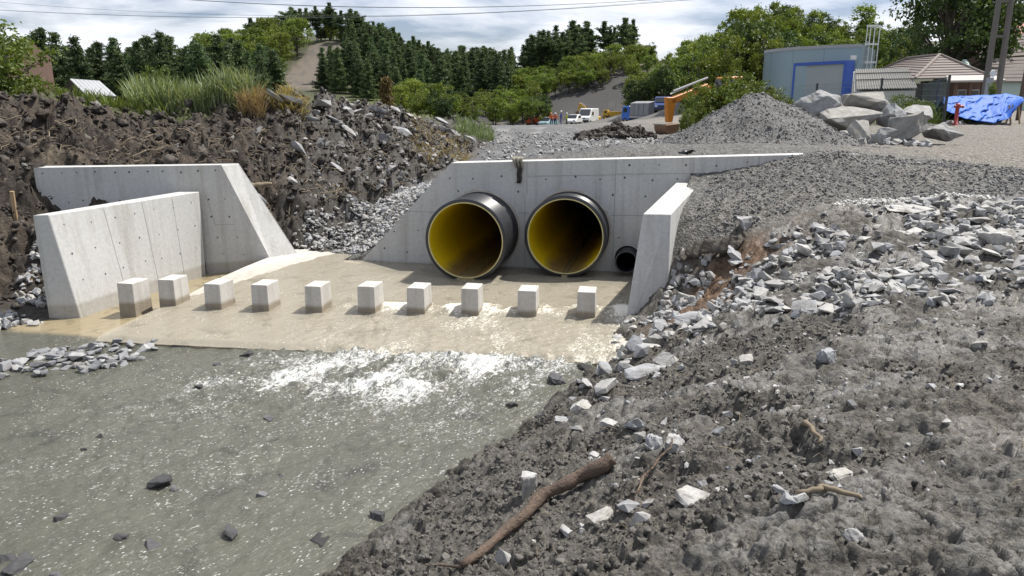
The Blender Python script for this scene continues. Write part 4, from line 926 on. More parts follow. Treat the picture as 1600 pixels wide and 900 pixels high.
# gravel grain on the embankment and the heap
M_GRAV0 = rock_mat('embankment_grain', [(0.17, 0.168, 0.163), (0.18, 0.178, 0.172), (0.14, 0.14, 0.142), (0.29, 0.285, 0.27), (0.16, 0.16, 0.158)], 0, True)
X, Y = sample_poly([(2.35, 9.5), (3.0, 9.2), (5, 9.6), (9, 9), (9, 12), (6, 11.2), (3.0, 11.2)], 6500, 44); S = np.clip(np.exp(rr.normal(np.log(.024), .4, 6500)), .012, .07)
scatter('embankment_gravel', ROCK_S, X, Y, S, M_GRAV0, 'loose grey gravel on the slope behind the right wing wall', 'gravel', 8, sink=.3)
X, Y = sample_poly([(3.2, 14.4), (7.6, 14.4), (8.0, 18), (3.0, 18)], 3800, 45); S = np.clip(np.exp(rr.normal(np.log(.032), .35, 3800)), .015, .08)
M_GRAV = rock_mat('gravel_grain', [(0.15, 0.149, 0.145), (0.18, 0.178, 0.172), (0.14, 0.14, 0.142), (0.27, 0.265, 0.255), (0.16, 0.16, 0.158)], 0, True)
scatter('heap_gravel', ROCK_S, X, Y, S, M_GRAV, 'grey crushed gravel tipped in a rounded heap behind the headwall', 'gravel heap', 9, sink=.3)
X, Y = sample_poly([(2.1, 22), (4.3, 22), (4.6, 26), (2.0, 26)], 750, 46); S = np.clip(np.exp(rr.normal(np.log(.13), .5, 900)), .04, .45)
scatter('dark_spoil', CLOD_S, X, Y, S, M_DARKCLOD, 'low dark heap of torn soil below the excavator bucket', 'soil heap', 10, sink=.25)
X, Y = sample_poly([(-.6, 14), (2.0, 13.5), (4, 18), (3, 30), (-1.0, 30), (-.9, 20)], 900, 47); S = rr.uniform(.03, .12, 900)
scatter('road_stones', ROCK_S, X, Y, S, M_ROCKS, 'scattered stones on the grey site track behind the headwall', 'stones', 11)
# rubble in the hollow beside the right wing wall
X, Y = sample_poly([(1.65, 8.7), (1.9, 8.2), (2.4, 8.6), (2.5, 9.2), (2.15, 9.4), (2.0, 9.1)], 130, 48); S = rr.uniform(.05, .16, 130)
scatter('hollow_rubble', ROCK_S, X, Y, S, M_WROCK if False else M_ROCKS, 'grey rubble in the dark hollow beside the right wing wall', 'rubble', 12)

# ------------------------------------------------------------ boulder pile
BO = [(1251, 1332, 140, 204, 19.3, 'largest boulder of the pile, rounded and mottled grey, at its back left'), (1323, 1399, 142, 180, 19.5, 'ridged grey boulder crowning the back of the pile'), (1291, 1384, 163, 207, 18.7, 'long slab-like boulder lying across the middle of the pile'),
      (1321, 1371, 187, 228, 18.0, 'flat-faced wedge boulder standing on its point at the front of the pile'), (1380, 1423, 160, 202, 18.9, 'shaded angular boulder right of the middle of the pile'), (1416, 1464, 163, 200, 19.2, 'tan rounded boulder at the back right of the pile'),
      (1402, 1461, 174, 225, 18.2, 'big cracked tan boulder at the front right of the pile'), (1456, 1511, 191, 222, 18.5, 'long flat boulder lying alone at the right end of the pile'), (1376, 1406, 199, 219, 17.8, 'small pale boulder between the wedge and the cracked boulder'),
      (1233, 1272, 178, 207, 18.7, 'blue-grey boulder under the left side of the largest one'), (1215, 1240, 179, 196, 18.5, 'small white boulder at the far left of the pile'), (1280, 1309, 197, 221, 17.9, 'knobbly pale boulder left of the standing wedge'), (1252, 1272, 198, 214, 17.9, 'small pale stone block at the left foot of the pile'),
      (1268, 1292, 192, 208, 18.2, 'grey stone block below the largest boulder'), (1393, 1420, 183, 204, 18.4, 'blue-grey block wedged in the middle of the pile'), (1230, 1256, 168, 188, 19.2, 'grey boulder peeping out behind the left end of the pile'), (1306, 1330, 204, 222, 17.9, 'dark shaded block left of the wedge foot'), (1366, 1388, 208, 224, 17.7, 'low flat stone at the foot of the wedge boulder')]
for k, (x0, x1, y0, y1, Y_, lab) in enumerate(BO):
    cx, _, zt = at((x0 + x1) / 2, y0, Y_); zb = at((x0 + x1) / 2, y1, Y_)[2]; wd = (x1 - x0) / 1155 * Y_ * 1.02; h = zt - zb
    me = rock_mesh(700 + k * 3, 13 if k != 0 else 26, .9, .7 if k not in (0, 5) else .15, .045, 2, .07)
    o = link('boulder', me, M_BOULDER); dp = max(wd * .8, h * .9)
    o.scale = (wd, dp, h); o.location = (cx, Y_ + dp * .25, (zt + zb) / 2); o.rotation_euler = (random.uniform(-.06, .06), 0, random.uniform(-.12, .12)); tag(o, lab, 'boulder', 'boulders of the pile')
X, Y = [], []
for k in range(110):
    X.append(np.interp(random.random(), [0, 1], [6.5, 9.9])); Y.append(17.2 + random.random() * 1.2)
scatter('boulder_chips', ROCK_S, np.array(X), np.array(Y), rr.uniform(.06, .26, 110), M_ROCKS, 'small broken stones round the foot of the boulder pile', 'stone chips', 13, sink=.2)
# white lime-like patch of fine stone on the edge of the rubble
X, Y = sample_poly([(4.0, 9.25), (4.6, 9.5), (5.7, 9.55), (6.2, 9.35), (5.5, 9.15), (4.5, 9.05)], 900, 49); S = rr.uniform(.02, .05, 900)
scatter('white_gravel', ROCK_S, X, Y, S, simple('white_stone_dust', (0.62, 0.61, 0.58), (0.5, 0.49, 0.46), .9), 'streak of white crushed stone along the top of the rubble', 'gravel', 14, sink=.3)

# ------------------------------------------------------------ log, twigs, timber, litter
M_BARK = simple('wet_bark', (0.17, 0.115, 0.08), (0.055, 0.042, 0.034), 0.8, 16, 1.0, 40)
M_WOOD = simple('sawn_wood', (0.42, 0.30, 0.17), (0.30, 0.21, 0.12), 0.8, 12, .2)
M_STRAW = simple('dry_straw', (0.25, 0.205, 0.14), (0.14, 0.11, 0.075), 0.9, 3)
def branch(name, pts, rad, label, cat, mat=M_BARK, seg=10):
    P = [V3(hit(a, b)) + V3((0, 0, dz)) for a, b, dz in pts]; org = P[0].copy()
    Q = []; Rr = []
    for k in range(len(P) - 1):
        for j in range(8):
            t = j / 8; q = P[k].lerp(P[k + 1], t); n = (k + t) / (len(P) - 1); w_ = .012 * math.sin(9 * n) + .007 * math.sin(23 * n)
            Q.append(q + V3((w_, -w_, w_ * .5)) - org); Rr.append(np.interp(n, np.linspace(0, 1, len(rad)), rad) * (1 + .10 * math.sin(31 * n) + .07 * math.sin(77 * n)))
    Q.append(P[-1] - org); Rr.append(rad[-1])
    b = MB(); b.tube(Q, Rr, seg); o = b.build(name, mat, None, True); o.location = org; tag(o, label, cat); return o
lg = branch('log', [(722, 902, .02), (800, 835, .035), (855, 795, .05), (905, 770, .06), (955, 752, .05)], [.020, .030, .036, .040, .046], 'rotten barked log lying slantwise in the foreground mud', 'log')
branch('twig', [(965, 808, .02), (1010, 770, .07), (1048, 726, .10)], [.010, .008, .005], 'thin dark twig sticking up right of the log', 'twig')
branch('twig', [(722, 902, .012), (690, 900, .02), (660, 905, .02)], [.010, .006, .003], 'thin broken twig at the lower end of the log', 'twig')
branch('twig', [(1240, 806, .02), (1290, 804, .03), (1340, 812, .015)], [.012, .014, .008], 'pale stick half sunk in the foreground mud', 'twig', M_STRAW)
branch('root', [(375, 308, .1), (395, 292, .15), (425, 300, .1)], [.04, .05, .03], 'pale root lying on the heap behind the sloping wall end', 'root', M_STRAW)
branch('root', [(1240, 690, .01), (1262, 700, .06), (1275, 720, .02)], [.010, .016, .008], 'pale torn root standing out of the mud, right foreground', 'root', M_STRAW)
def straws(name, poly, n, seed, length, mat, label, cat, r0=.005, up=.35):
    r = np.random.default_rng(seed); X, Y = sample_poly(poly, n, seed); Z = gz(X, Y); b = MB()
    for x, y, z in zip(X, Y, Z):
        a = r.uniform(0, 6.28); L = length * r.uniform(.4, 1.3); e = r.normal(0, up)
        d = V3((math.cos(a), math.sin(a), e)).normalized() * L; m_ = V3((x, y, z + .03)); k = V3((r.normal(0, .12), r.normal(0, .12), r.normal(0, .08))) * L
        b.tube([m_ - d / 2, m_ + k + V3((0, 0, .02)), m_ + d / 2], [r0 * r.uniform(.5, 1.4)] * 3, 3, False)
    tag(b.build(name, mat), label, cat, kind='stuff')
straws('root_litter', [(-9, 12.6), (-4.7, 13.0), (-3.6, 14), (-3.0, 15), (-5, 15.5), (-8, 14.3), (-12, 14)], 700, 51, .38, M_STRAW, 'dry straw and roots on the dark bank behind the left walls', 'dry straw', .006, .5)
straws('heap_litter', [(-3.6, 14.2), (-1.6, 17), (-1.2, 22), (-2.5, 24), (-4.8, 18), (-5.2, 15.5)], 420, 52, .42, M_STRAW, 'dry stalks scattered over the spoil heap', 'dry straw', .007, .3)
straws('mud_litter', [(-.2, 3.2), (2.8, 2.3), (4.5, 5), (2.0, 6.2), (1.0, 6.2)], 150, 53, .10, M_STRAW, 'short straw bits trodden into the near mud', 'dry straw', .0018, .3)
bx_ = MB(); P = V3(hit(24, 338, 10.5, 14)); bx_.box((0, 0, .18), (.055, .05, .46)); o = bx_.build('wooden_stake', M_WOOD, bevel=.004); o.location = P; o.rotation_euler = (0.05, .03, .3); tag(o, 'wooden stake standing in the soil left of the concrete walls', 'stake')
bx_ = MB(); bx_.box((0, 0, 0), (.13, .03, .42)); o = bx_.build('wooden_plank', M_WOOD, bevel=.004); P = on(36, 476, -.05); o.location = (P[0], P[1] + .1, P[2] + .14); o.rotation_euler = (-.45, .06, .2); tag(o, 'short pale plank leaning at the water edge, far left', 'plank')
M_RAG = simple('dirty_cloth', (0.33, 0.31, 0.25), (0.16, 0.145, 0.11), 0.95, 18, .5, 40)
M_RAGD = simple('dark_wet_cloth', (0.075, 0.07, 0.065), (0.04, 0.038, 0.035), 0.9, 18, .5, 40)
def rag():
    P = wall(2.82, 1.80, 0.0); root = empty('rag', P + WN * .05 - V3((0, 0, .38))); tag(root, 'grey rag knotted over the top edge of the headwall', 'rag')
    org = root.location
    def cloth(name, s0, wds, zs, outs, mat, seed):
        r = random.Random(seed); v = []; nu = 9
        for wd, z, o_ in zip(wds, zs, outs):
            for i in range(nu):
                t = i / (nu - 1) - .5; v.append(wall(s0 + t * wd + .01 * math.sin(z * 30), z, o_ + .018 * math.sin(i * 1.9 + z * 14) + r.uniform(-.006, .006)) - org)
        f = [(j * nu + i, j * nu + i + 1, (j + 1) * nu + i + 1, (j + 1) * nu + i) for j in range(len(zs) - 1) for i in range(nu - 1)]
        b = MB(); b.add(v, f); o = b.build(name, mat, root, True); m_ = o.modifiers.new('thick', 'SOLIDIFY'); m_.thickness = .015; return o
    cloth('folded_cloth', 2.82, [.16, .18, .19, .17, .14, .10], [1.85, 1.875, 1.87, 1.84, 1.77, 1.70], [-.14, -.06, .02, .055, .05, .035], M_RAG, 1)
    cloth('hanging_cloth', 2.84, [.09, .08, .075, .06, .05], [1.80, 1.70, 1.60, 1.52, 1.46], [.045, .04, .03, .03, .028], M_RAGD, 2)
rag()
o = link('rubber_scrap', rock_mesh(810, 14, .4, .2, 0, 1, .3, True), M_BLACKP); p_ = wall(5.45, 1.955, -.55); o.location = p_; o.scale = (.30, .16, .09); tag(o, 'crumpled black scrap lying behind the headwall top', 'scrap')
o = link('plastic_litter', rock_mesh(811, 14, .4, .2, 0, 1, .3, True), simple('blue_plastic', (0.10, 0.22, 0.62), (0.2, 0.35, 0.75), .35)); x, y, z = hit(42, 428, 9.5, 13); o.location = (x, y, z + .04); o.scale = (.17, .1, .08); tag(o, 'crushed blue plastic bottle among the stones behind the left wing wall', 'litter')
# torn mat lip above the hollow
def geo():
    v = []; f = []; nu, nv = 26, 8
    for j in range(nv):
        for i in range(nu):
            t = i / (nu - 1); x = 2.16 + .75 * t; y = 9.28 - .22 * t + .12 * math.sin(t * 7); z0 = float(np.interp(t, [0, .3, .6, 1], [.78, .86, .95, 1.08]))
            q = j / (nv - 1); v.append((x + .03 * math.sin(i * 2.1 + j), y - .26 * q + .12 + .03 * math.sin(i * .9), z0 + .10 - .12 * q * q + .015 * math.sin(i * .7 + j)))
    f = [(j * nu + i, j * nu + i + 1, (j + 1) * nu + i + 1, (j + 1) * nu + i) for j in range(nv - 1) for i in range(nu - 1)]
    b = MB(); b.add(v, f); o = b.build('geotextile_sheet', simple('muddy_geotextile', (0.10, 0.088, 0.07), (0.055, 0.048, 0.04), .95, 8, .5), None, True); m_ = o.modifiers.new('thick', 'SOLIDIFY'); m_.thickness = .02
    tag(o, 'muddy textile sheet folded over the hollow beside the right wing wall', 'textile sheet')
geo()

# ------------------------------------------------------------ foliage
def leaf_mat(name, dark, light, var=0.25, trans=0.30):
    m, nt, p, out = nmat(name)
    a = nt.nodes.new('ShaderNodeAttribute'); a.attribute_name = 'tint'
    oi = nt.nodes.new('ShaderNodeObjectInfo')
    col = mixc(nt, a.outputs['Fac'], dark, light)
    hsv = node(nt, 'ShaderNodeHueSaturation'); nt.links.new(col, hsv.inputs['Color'])
    mr = node(nt, 'ShaderNodeMapRange'); mr.inputs[3].default_value = 1 - var; mr.inputs[4].default_value = 1 + var; nt.links.new(oi.outputs['Random'], mr.inputs[0]); nt.links.new(mr.outputs[0], hsv.inputs['Value'])
    mh = node(nt, 'ShaderNodeMapRange'); mh.inputs[3].default_value = .485; mh.inputs[4].default_value = .515
    wn_ = nt.nodes.new('ShaderNodeTexWhiteNoise'); wn_.noise_dimensions = '1D'; nt.links.new(oi.outputs['Random'], wn_.inputs['W']); nt.links.new(wn_.outputs['Value'], mh.inputs[0]); nt.links.new(mh.outputs[0], hsv.inputs['Hue'])
    nt.links.new(hsv.outputs[0], p.inputs['Base Color']); p.inputs['Roughness'].default_value = 0.55; p.inputs['Specular IOR Level'].default_value = 0.3
    tr = nt.nodes.new('ShaderNodeBsdfTranslucent'); nt.links.new(mixc(nt, 1.0, hsv.outputs[0], (1.15, 1.1, .55), 'MULTIPLY'), tr.inputs[0])
    ms = nt.nodes.new('ShaderNodeMixShader'); ms.inputs[0].default_value = trans; nt.links.new(p.outputs[0], ms.inputs[1]); nt.links.new(tr.outputs[0], ms.inputs[2]); nt.links.new(ms.outputs[0], out.inputs[0])
    return m
M_PINE = leaf_mat('pine_needles', (0.046, 0.080, 0.040), (0.122, 0.172, 0.075), .35, .3)
M_LEAF = leaf_mat('bright_leaves', (0.090, 0.135, 0.022), (0.20, 0.255, 0.05), .3)
M_LEAFD = leaf_mat('dark_leaves', (0.028, 0.055, 0.018), (0.065, 0.105, 0.032), .25)
M_BUSH = leaf_mat('bush_leaves', (0.075, 0.115, 0.022), (0.16, 0.20, 0.045), .2)
M_REED = leaf_mat('reed_blades', (0.085, 0.125, 0.045), (0.24, 0.28, 0.15), .1)
M_DRY = leaf_mat('dry_grass', (0.20, 0.155, 0.075), (0.40, 0.32, 0.17), .1)
M_RUST = leaf_mat('rusty_needles', (0.11, 0.075, 0.035), (0.19, 0.13, 0.065), .1)
M_TRUNK = simple('tree_bark', (0.11, 0.085, 0.065), (0.06, 0.05, 0.042), 0.9, 5)
def leaves(P, size, r, up=0.3, name='crown', aspect=1.6):
    """one small quad per point, random attitude"""
    n = len(P); a = r.normal(size=(n, 3)); a /= np.linalg.norm(a, axis=1)[:, None]; b = r.normal(size=(n, 3)); b[:, 2] += up; b -= a * (a * b).sum(1)[:, None]; b /= np.linalg.norm(b, axis=1)[:, None] + 1e-9
    s = size * r.uniform(.6, 1.3, n); u = a * (s * .5 * aspect)[:, None]; v = b * (s * .5)[:, None]
    V = np.stack([P - u, P - v * .8, P + u, P + v], 1).reshape(-1, 3); Fq = np.arange(4 * n).reshape(n, 4)
    return npmesh(name, V, Fq, False, {'tint': ('FLOAT', np.repeat(np.clip(r.beta(2, 2, n) + 0, 0, 1), 4))})
def pine_proto(seed, H=12.0, start=.12, wid=.19, top='cone'):
    r = np.random.default_rng(seed); P = []; br = MB()
    lean = r.normal(0, .15, 2)
    lob = r.uniform(.6, 1.25, 12)
    for k in range(150 if top == 'cone' else 105):
        t = start + (1 - start) * r.random() ** (1.25 if top == 'cone' else .9); h = t * H; a = r.uniform(0, 6.28); lb = lob[int(a / 6.2832 * 3.999) * 3 + int(min(.999, (t - start) / (1 - start)) * 3)]
        if top == 'cone': L = H * wid * (1 - t) ** .72 * (.45 + .75 * r.random()) * lb + .22
        else: q = (t - start) / (1 - start); L = H * wid * (math.sin(min(1, q * 1.1 + .14) * math.pi) ** .6 * .9 + .12) * (.4 + .85 * r.random()) * lb
        el = r.uniform(-.15, .40) if top == 'cone' else r.uniform(0, .6)
        d = np.array([math.cos(a) * math.cos(el), math.sin(a) * math.cos(el), math.sin(el)]); o = np.array([lean[0] * t, lean[1] * t, h])
        if L > .6: br.tube([V3(o), V3(o + d * L * .8)], [.03, .012], 3, False)
        for q in np.linspace(.25, 1.0, max(3, int(L * 4.0))):
            c = o + d * L * q; c[2] -= .10 * q * L * (.6 if top == 'cone' else 0)
            P.append(c + r.normal(0, .25, (9, 3)) * np.array([1, 1, .5]))
    P = np.concatenate(P); cr = leaves(P, .21, r, .2, 'crown', 2.6)
    br.tube([V3((0, 0, -.6)), V3((lean[0] * .5, lean[1] * .5, H * .5)), V3((lean[0], lean[1], H * .98))], [.17, .11, .02], 7)
    tr = mesh('trunk', br.v, br.f, True); return cr, tr
def broad_proto(seed, H=7.0, W=4.6, leaf=.20, ncl=85, per=55, low=.16, cl=.55):
    r = np.random.default_rng(seed); P = []; br = MB(); top = H * .5
    br.tube([V3((0, 0, -.6)), V3((.05, 0, H * .3)), V3((.1, .05, H * .62)), V3((0.05, .1, H * .9))], [W * .034, W * .026, W * .014, W * .004], 7)
    cz = H * (1 + low) / 2; hz = H * (1 - low) / 2
    lob = [(r.normal(0, .42, 3), r.uniform(.5, .8)) for _ in range(7)]
    for k in range(ncl):
        lc, ls = lob[r.integers(7)]; d = r.normal(size=3); d /= np.linalg.norm(d); q = lc + d * ls * r.uniform(.6, 1.0) ** .5
        n_ = np.linalg.norm(q); q = q if n_ < 1 else q / n_ * r.uniform(.9, 1.04)
        c = np.array([q[0] * W / 2, q[1] * W / 2, cz + q[2] * hz])
        if k % 4 == 0: br.tube([V3((0.05, 0, max(H * .12, c[2] * .5))), V3(c * .6 + np.array([0, 0, c[2] * .22])), V3(c)], [W * .012, W * .007, W * .002], 4, False)
        s = cl * r.uniform(.6, 1.3); P.append(c + r.normal(0, 1, (int(per * r.uniform(.6, 1.3)), 3)) * s * np.array([.5, .5, .36]))
    P = np.concatenate(P); cr = leaves(P, leaf, r, .6, 'crown', 1.5)
    return cr, mesh('trunk', br.v, br.f, True)
PROTO = {}
for k in range(4): PROTO['pine%d' % k] = (*pine_proto(60 + k, 12, .06, .25 + .03 * (k % 3)), M_PINE)
for k in range(3): PROTO['scots%d' % k] = (*pine_proto(70 + k, 12, .36, .22 + .04 * k, 'round'), M_PINE)
for k in range(4): PROTO['broad%d' % k] = (*broad_proto(80 + k, 7, 4.8 + .5 * (k % 2)), M_LEAF)
for k in range(2): PROTO['darkb%d' % k] = (*broad_proto(86 + k, 7, 5.2), M_LEAFD)
for k in range(3): PROTO['bush%d' % k] = (*broad_proto(90 + k, 2.4, 2.6, .085, 90, 55, .0, .26), M_BUSH)
PROTO['big'] = (*broad_proto(97, 11, 9.0, .20, 230, 70, .12, .8), M_LEAFD)
PROTO['rust'] = (*pine_proto(98, 6, .1, .2), M_RUST)
PROTO['sap'] = (*broad_proto(99, 4.5, 1.7, .12, 40, 40, .25, .35), M_LEAF)
def tree(kind, x, y, h, name, label, cat, group=None, wscale=1.0, z=None):
    cr, tr, mat = PROTO[kind]; H0 = {'pine': 12, 'scot': 12, 'broa': 7, 'dark': 7, 'bush': 2.4, 'big': 11, 'rust': 6, 'sap': 4.5}[kind[:4] if kind[:4] in ('pine', 'scot', 'broa', 'dark', 'bush') else kind]
    zz = float(gz(x, y)[0]) if z is None else z
    o = empty(name, (x, y, zz), random.uniform(0, 6.28)); k = h / H0; o.scale = (k * wscale, k * wscale, k)
    link('crown', cr, mat, o); link('trunk', tr, M_TRUNK, o); tag(o, label, cat, group); return o
def plant(cands, label, name, cat, group, dz=0.15):
    """cands: list of (kind, x, y, h)"""
    xs = np.array([c[1] for c in cands]); ys = np.array([c[2] for c in cands]); zs = gz(xs, ys)
    for (k, x, y, h), z in zip(cands, zs): tree(k, x, y, h, name, label, cat, group, random.uniform(.85, 1.2), z - dz)
def band(px0, px1, Y0, Y1, n, kinds, h, seed, minD=2.2, skip=None):
    r = random.Random(seed); out = []; tries = 0
    while len(out) < n and tries < n * 60:
        tries += 1; Yy = r.uniform(Y0, Y1); px = r.uniform(px0, px1); x = (px - 800) / 1190 * Yy
        if skip and skip(px, Yy): continue
        if any((x - a[1]) ** 2 + (Yy - a[2]) ** 2 < minD ** 2 for a in out): continue
        out.append((r.choice(kinds), x, Yy, r.uniform(*h)))
    return out
PN = ['pine0', 'pine1', 'pine2', 'pine3']; SC = ['scots0', 'scots1', 'scots2']; BR = ['broad0', 'broad1', 'broad2', 'broad3']; DB = ['darkb0', 'darkb1']
def scar_skip(px, Y):
    c = np.interp(Y, [140, 150, 172, 187, 205], [455, 462, 478, 505, 538]); return 138 < Y < 201 and abs(px - c) < 34
plant(band(-60, 438, 104, 146, 108, PN, (7.0, 10.6), 1, 2.6), 'dark green pine in the dense stand on the left', 'pine_tree', 'tree', 'pines of the stand on the left')
plant(band(330, 470, 165, 208, 28, BR, (6, 9), 2, 3.0, scar_skip), 'light green leafy tree on the upper left slope of the hill', 'leafy_tree', 'tree', 'leafy trees on the hill')
plant(band(395, 630, 196, 214, 34, SC, (7, 9.5), 3, 2.4), 'tall pine on the skyline of the hill', 'pine_tree', 'tree', 'skyline pines of the hill')
plant(band(500, 800, 140, 202, 125, PN, (6.2, 8.8), 4, 2.8, lambda px, Y: scar_skip(px, Y) or (Y < 150 and px < 560)), 'dark pine on the slope right of the bare scar', 'pine_tree', 'tree', 'pines right of the scar')
plant(band(505, 570, 199, 207, 14, BR + DB, (3, 5), 17, 1.6), 'low leafy tree at the top of the bare scar', 'leafy_tree', 'tree', 'leafy trees above the scar')
plant(band(620, 770, 196, 212, 20, SC, (6, 8.5), 5, 2.4), 'pine on the long ridge falling to the right', 'pine_tree', 'tree', 'pines on the falling ridge')
plant(band(380, 440, 120, 150, 9, PN + BR, (4.5, 6.5), 6, 2.6), 'lower tree below the bare scar on the hill', 'mixed_tree', 'tree', 'trees below the scar')
plant(band(730, 800, 160, 176, 9, SC + DB, (6, 8.5), 7, 2.4), 'tree of the small clump left of the saddle', 'mixed_tree', 'tree', 'clump left of the saddle')
plant(band(815, 925, 160, 180, 26, SC + PN, (7, 10), 8, 2.4), 'tall dark pine on the knoll above the site', 'pine_tree', 'tree', 'pines on the knoll')
plant(band(940, 985, 163, 172, 7, SC, (7, 9.5), 9, 2.0), 'tall pine of the right-hand group on the knoll', 'pine_tree', 'tree', 'right group of knoll pines')
plant(band(620, 850, 112, 135, 34, BR + DB, (3.6, 5.6), 10, 2.6), 'leafy tree at the foot of the wooded hill', 'leafy_tree', 'tree', 'leafy trees at the hill foot')
plant(band(815, 1010, 136, 154, 44, BR, (3.4, 5.4), 11, 2.2), 'bright leafy tree on the bank above the far vehicles', 'leafy_tree', 'tree', 'leafy trees above the far vehicles')
plant(band(990, 1085, 106, 122, 22, BR + DB, (4.0, 6.4), 16, 2.2) + band(1078, 1215, 58, 92, 66, BR + BR + DB, (3.4, 5.8), 12, 1.9), 'bright leafy tree on the right-hand hillside', 'leafy_tree', 'tree', 'leafy trees on the right hillside')
plant(band(1195, 1420, 62, 92, 46, BR + DB, (2.6, 4.4), 13, 2.0), 'leafy tree on the slope behind the metal tank', 'leafy_tree', 'tree', 'leafy trees behind the tank')
plant(band(1090, 1180, 92, 104, 6, SC, (6, 8), 14, 2.0), 'dark pine rising over the right hillside', 'pine_tree', 'tree', 'pines over the right hillside')
plant(band(1500, 1640, 70, 100, 18, BR + DB, (3.5, 6), 15, 2.4), 'leafy tree behind the old barns', 'leafy_tree', 'tree', 'leafy trees behind the barns')
def one(kind, px, Y, h, name, label, ws=1.0): return tree(kind, (px - 800) / 1190 * Y, Y, h, name, label, 'tree', None, ws)
one('big', 1468, 52, 11.0, 'leafy_tree', 'great dark leafy tree towering over the tiled house', .92); one('sap', 1228, 84, 5.2, 'sapling', 'thin young tree sticking up above the hillside left of the tank'); one('sap', 1268, 86, 5.0, 'sapling', 'second thin young tree on the skyline above the tank'); one('sap', 1335, 80, 5.4, 'sapling', 'round-headed young tree alone on the skyline right of the tank', 1.2)
one('rust', 603, 60, 3.3, 'pine_tree', 'small rust-brown dying pine behind the spoil heap', 1.0)
def bush(px, Y, h, label, ws=1.0, kind='bush0', name='bush'): o = tree(kind, (px - 800) / 1190 * Y, Y, h, name, label, 'bush', None, ws); return o
bush(20, 19.5, 1.75, 'yellow-green bush at the left edge above the cut bank', 1.3); bush(-25, 21, 2.3, 'taller bright bush cut by the left edge of the picture', 1.2, 'bush1'); bush(62, 19, 1.0, 'low bright bush right of the bush at the left edge', 1.1, 'bush2')
bush(250, 21, 1.25, 'leafy bush standing in the reeds', .8, 'bush1'); bush(1086, 27.6, 1.45, 'large grey-green bush half hiding the excavator arm', .75, 'bush1'); bush(1122, 28.2, 2.25, 'tall bush behind the top of the gravel heap', .85, 'bush2'); bush(1076, 26.4, .9, 'lower bush at the foot of the gravel heap by the bucket', .75, 'bush0')
bush(1150, 28.4, 2.0, 'bush by the fence left of the tank', 1.0, 'bush0'); bush(1172, 30, 1.7, 'bush between the gravel heap and the tank', 1.0, 'bush1'); bush(1205, 31, 1.35, 'bush in front of the left side of the tank', 1.1, 'bush1'); bush(1228, 30, 1.1, 'small bush below the blue door frame', .9, 'bush2'); bush(1440, 30, 1.05, 'dry-looking bush behind the right of the boulders', 1.3, 'bush2'); bush(1410, 30.5, .95, 'low bush behind the middle of the boulders', 1.3, 'bush0'); bush(1375, 43, 2.0, 'bright bush between the tank and the grey shed roof', .9, 'bush1')
# reeds and grasses as blades
def blades(name, poly, n, seed, hgt, mat, label, cat, wid=.018, bend=.35, lean=.25, z0=0.0):
    r = np.random.default_rng(seed); X, Y = sample_poly(poly, n, seed); Z = gz(X, Y) + z0; V = np.zeros((n, 7, 3)); a = r.uniform(0, 6.28, n); H = hgt * r.uniform(.45, 1.1, n); b = bend * r.uniform(.2, 1.3, n); w_ = wid * r.uniform(.6, 1.3, n); l = r.normal(0, lean, (n, 2))
    for k, t in enumerate((0, .4, .75, 1.0)):
        cx = X + l[:, 0] * H * t + np.cos(a) * b * H * t * t; cy = Y + l[:, 1] * H * t + np.sin(a) * b * H * t * t; cz = Z + H * (t - .35 * b * t * t * t)
        wk = w_ * (1 - t) ** .5 * (.7 + t); px, py = -np.sin(a) * wk, np.cos(a) * wk
        if k < 3: V[:, 2 * k] = np.stack([cx - px, cy - py, cz], 1); V[:, 2 * k + 1] = np.stack([cx + px, cy + py, cz], 1)
        else: V[:, 6] = np.stack([cx, cy, cz], 1)
    o = np.arange(n)[:, None] * 7
    T = np.concatenate([o + np.array(q) for q in ((0, 1, 3), (0, 3, 2), (2, 3, 5), (2, 5, 4), (4, 5, 6))])
    me = npmesh(name, V.reshape(-1, 3), T, False, {'tint': ('FLOAT', np.repeat(r.random(n), 7))})
    tag(link(name, me, mat), label, cat, kind='stuff')
def rect(px0, px1, Y0, Y1): return [((px0 - 800) / 1190 * Y0, Y0), ((px1 - 800) / 1190 * Y0, Y0), ((px1 - 800) / 1190 * Y1, Y1), ((px0 - 800) / 1190 * Y1, Y1)]
blades('reed_bed', rect(205, 400, 16.6, 20), 5600, 61, .88, M_REED, 'green reeds along the top of the dark bank', 'reeds', .016, .4, .12)
blades('weeds', rect(90, 260, 16.2, 19), 1800, 62, .34, M_BUSH, 'low yellow-green weeds on the bank left of the reeds', 'weeds', .012, .4, .2)
blades('dry_grass_tuft', rect(375, 412, 16.2, 17.0), 900, 63, .42, M_DRY, 'straw-coloured tuft of grass at the right end of the reeds', 'dry grass', .008, .5, .3)
blades('dry_grass_sod', rect(425, 475, 16.6, 17.4), 1300, 64, .30, M_DRY, 'brown overhanging grass sod on the crest of the spoil heap', 'dry grass', .008, .9, .5)
blades('grass_patch', rect(712, 770, 24, 29), 1500, 65, .42, M_REED, 'bright green grass patch on the right shoulder of the spoil heap', 'grass', .012, .5, .2)
blades('straw_grass', rect(640, 730, 17.5, 23), 1600, 66, .22, M_DRY, 'dry brown grass on the right flank of the spoil heap', 'dry grass', .008, .9, .6)
blades('fence_weeds', rect(1120, 1480, 27, 34), 5000, 67, .75, M_BUSH, 'tall weeds along the wire fence', 'weeds', .012, .45, .25)
blades('verge_grass', rect(1470, 1520, 28.5, 30.5), 500, 68, .22, M_BUSH, 'green grass verge beside the red hydrant', 'grass', .01, .4, .2)

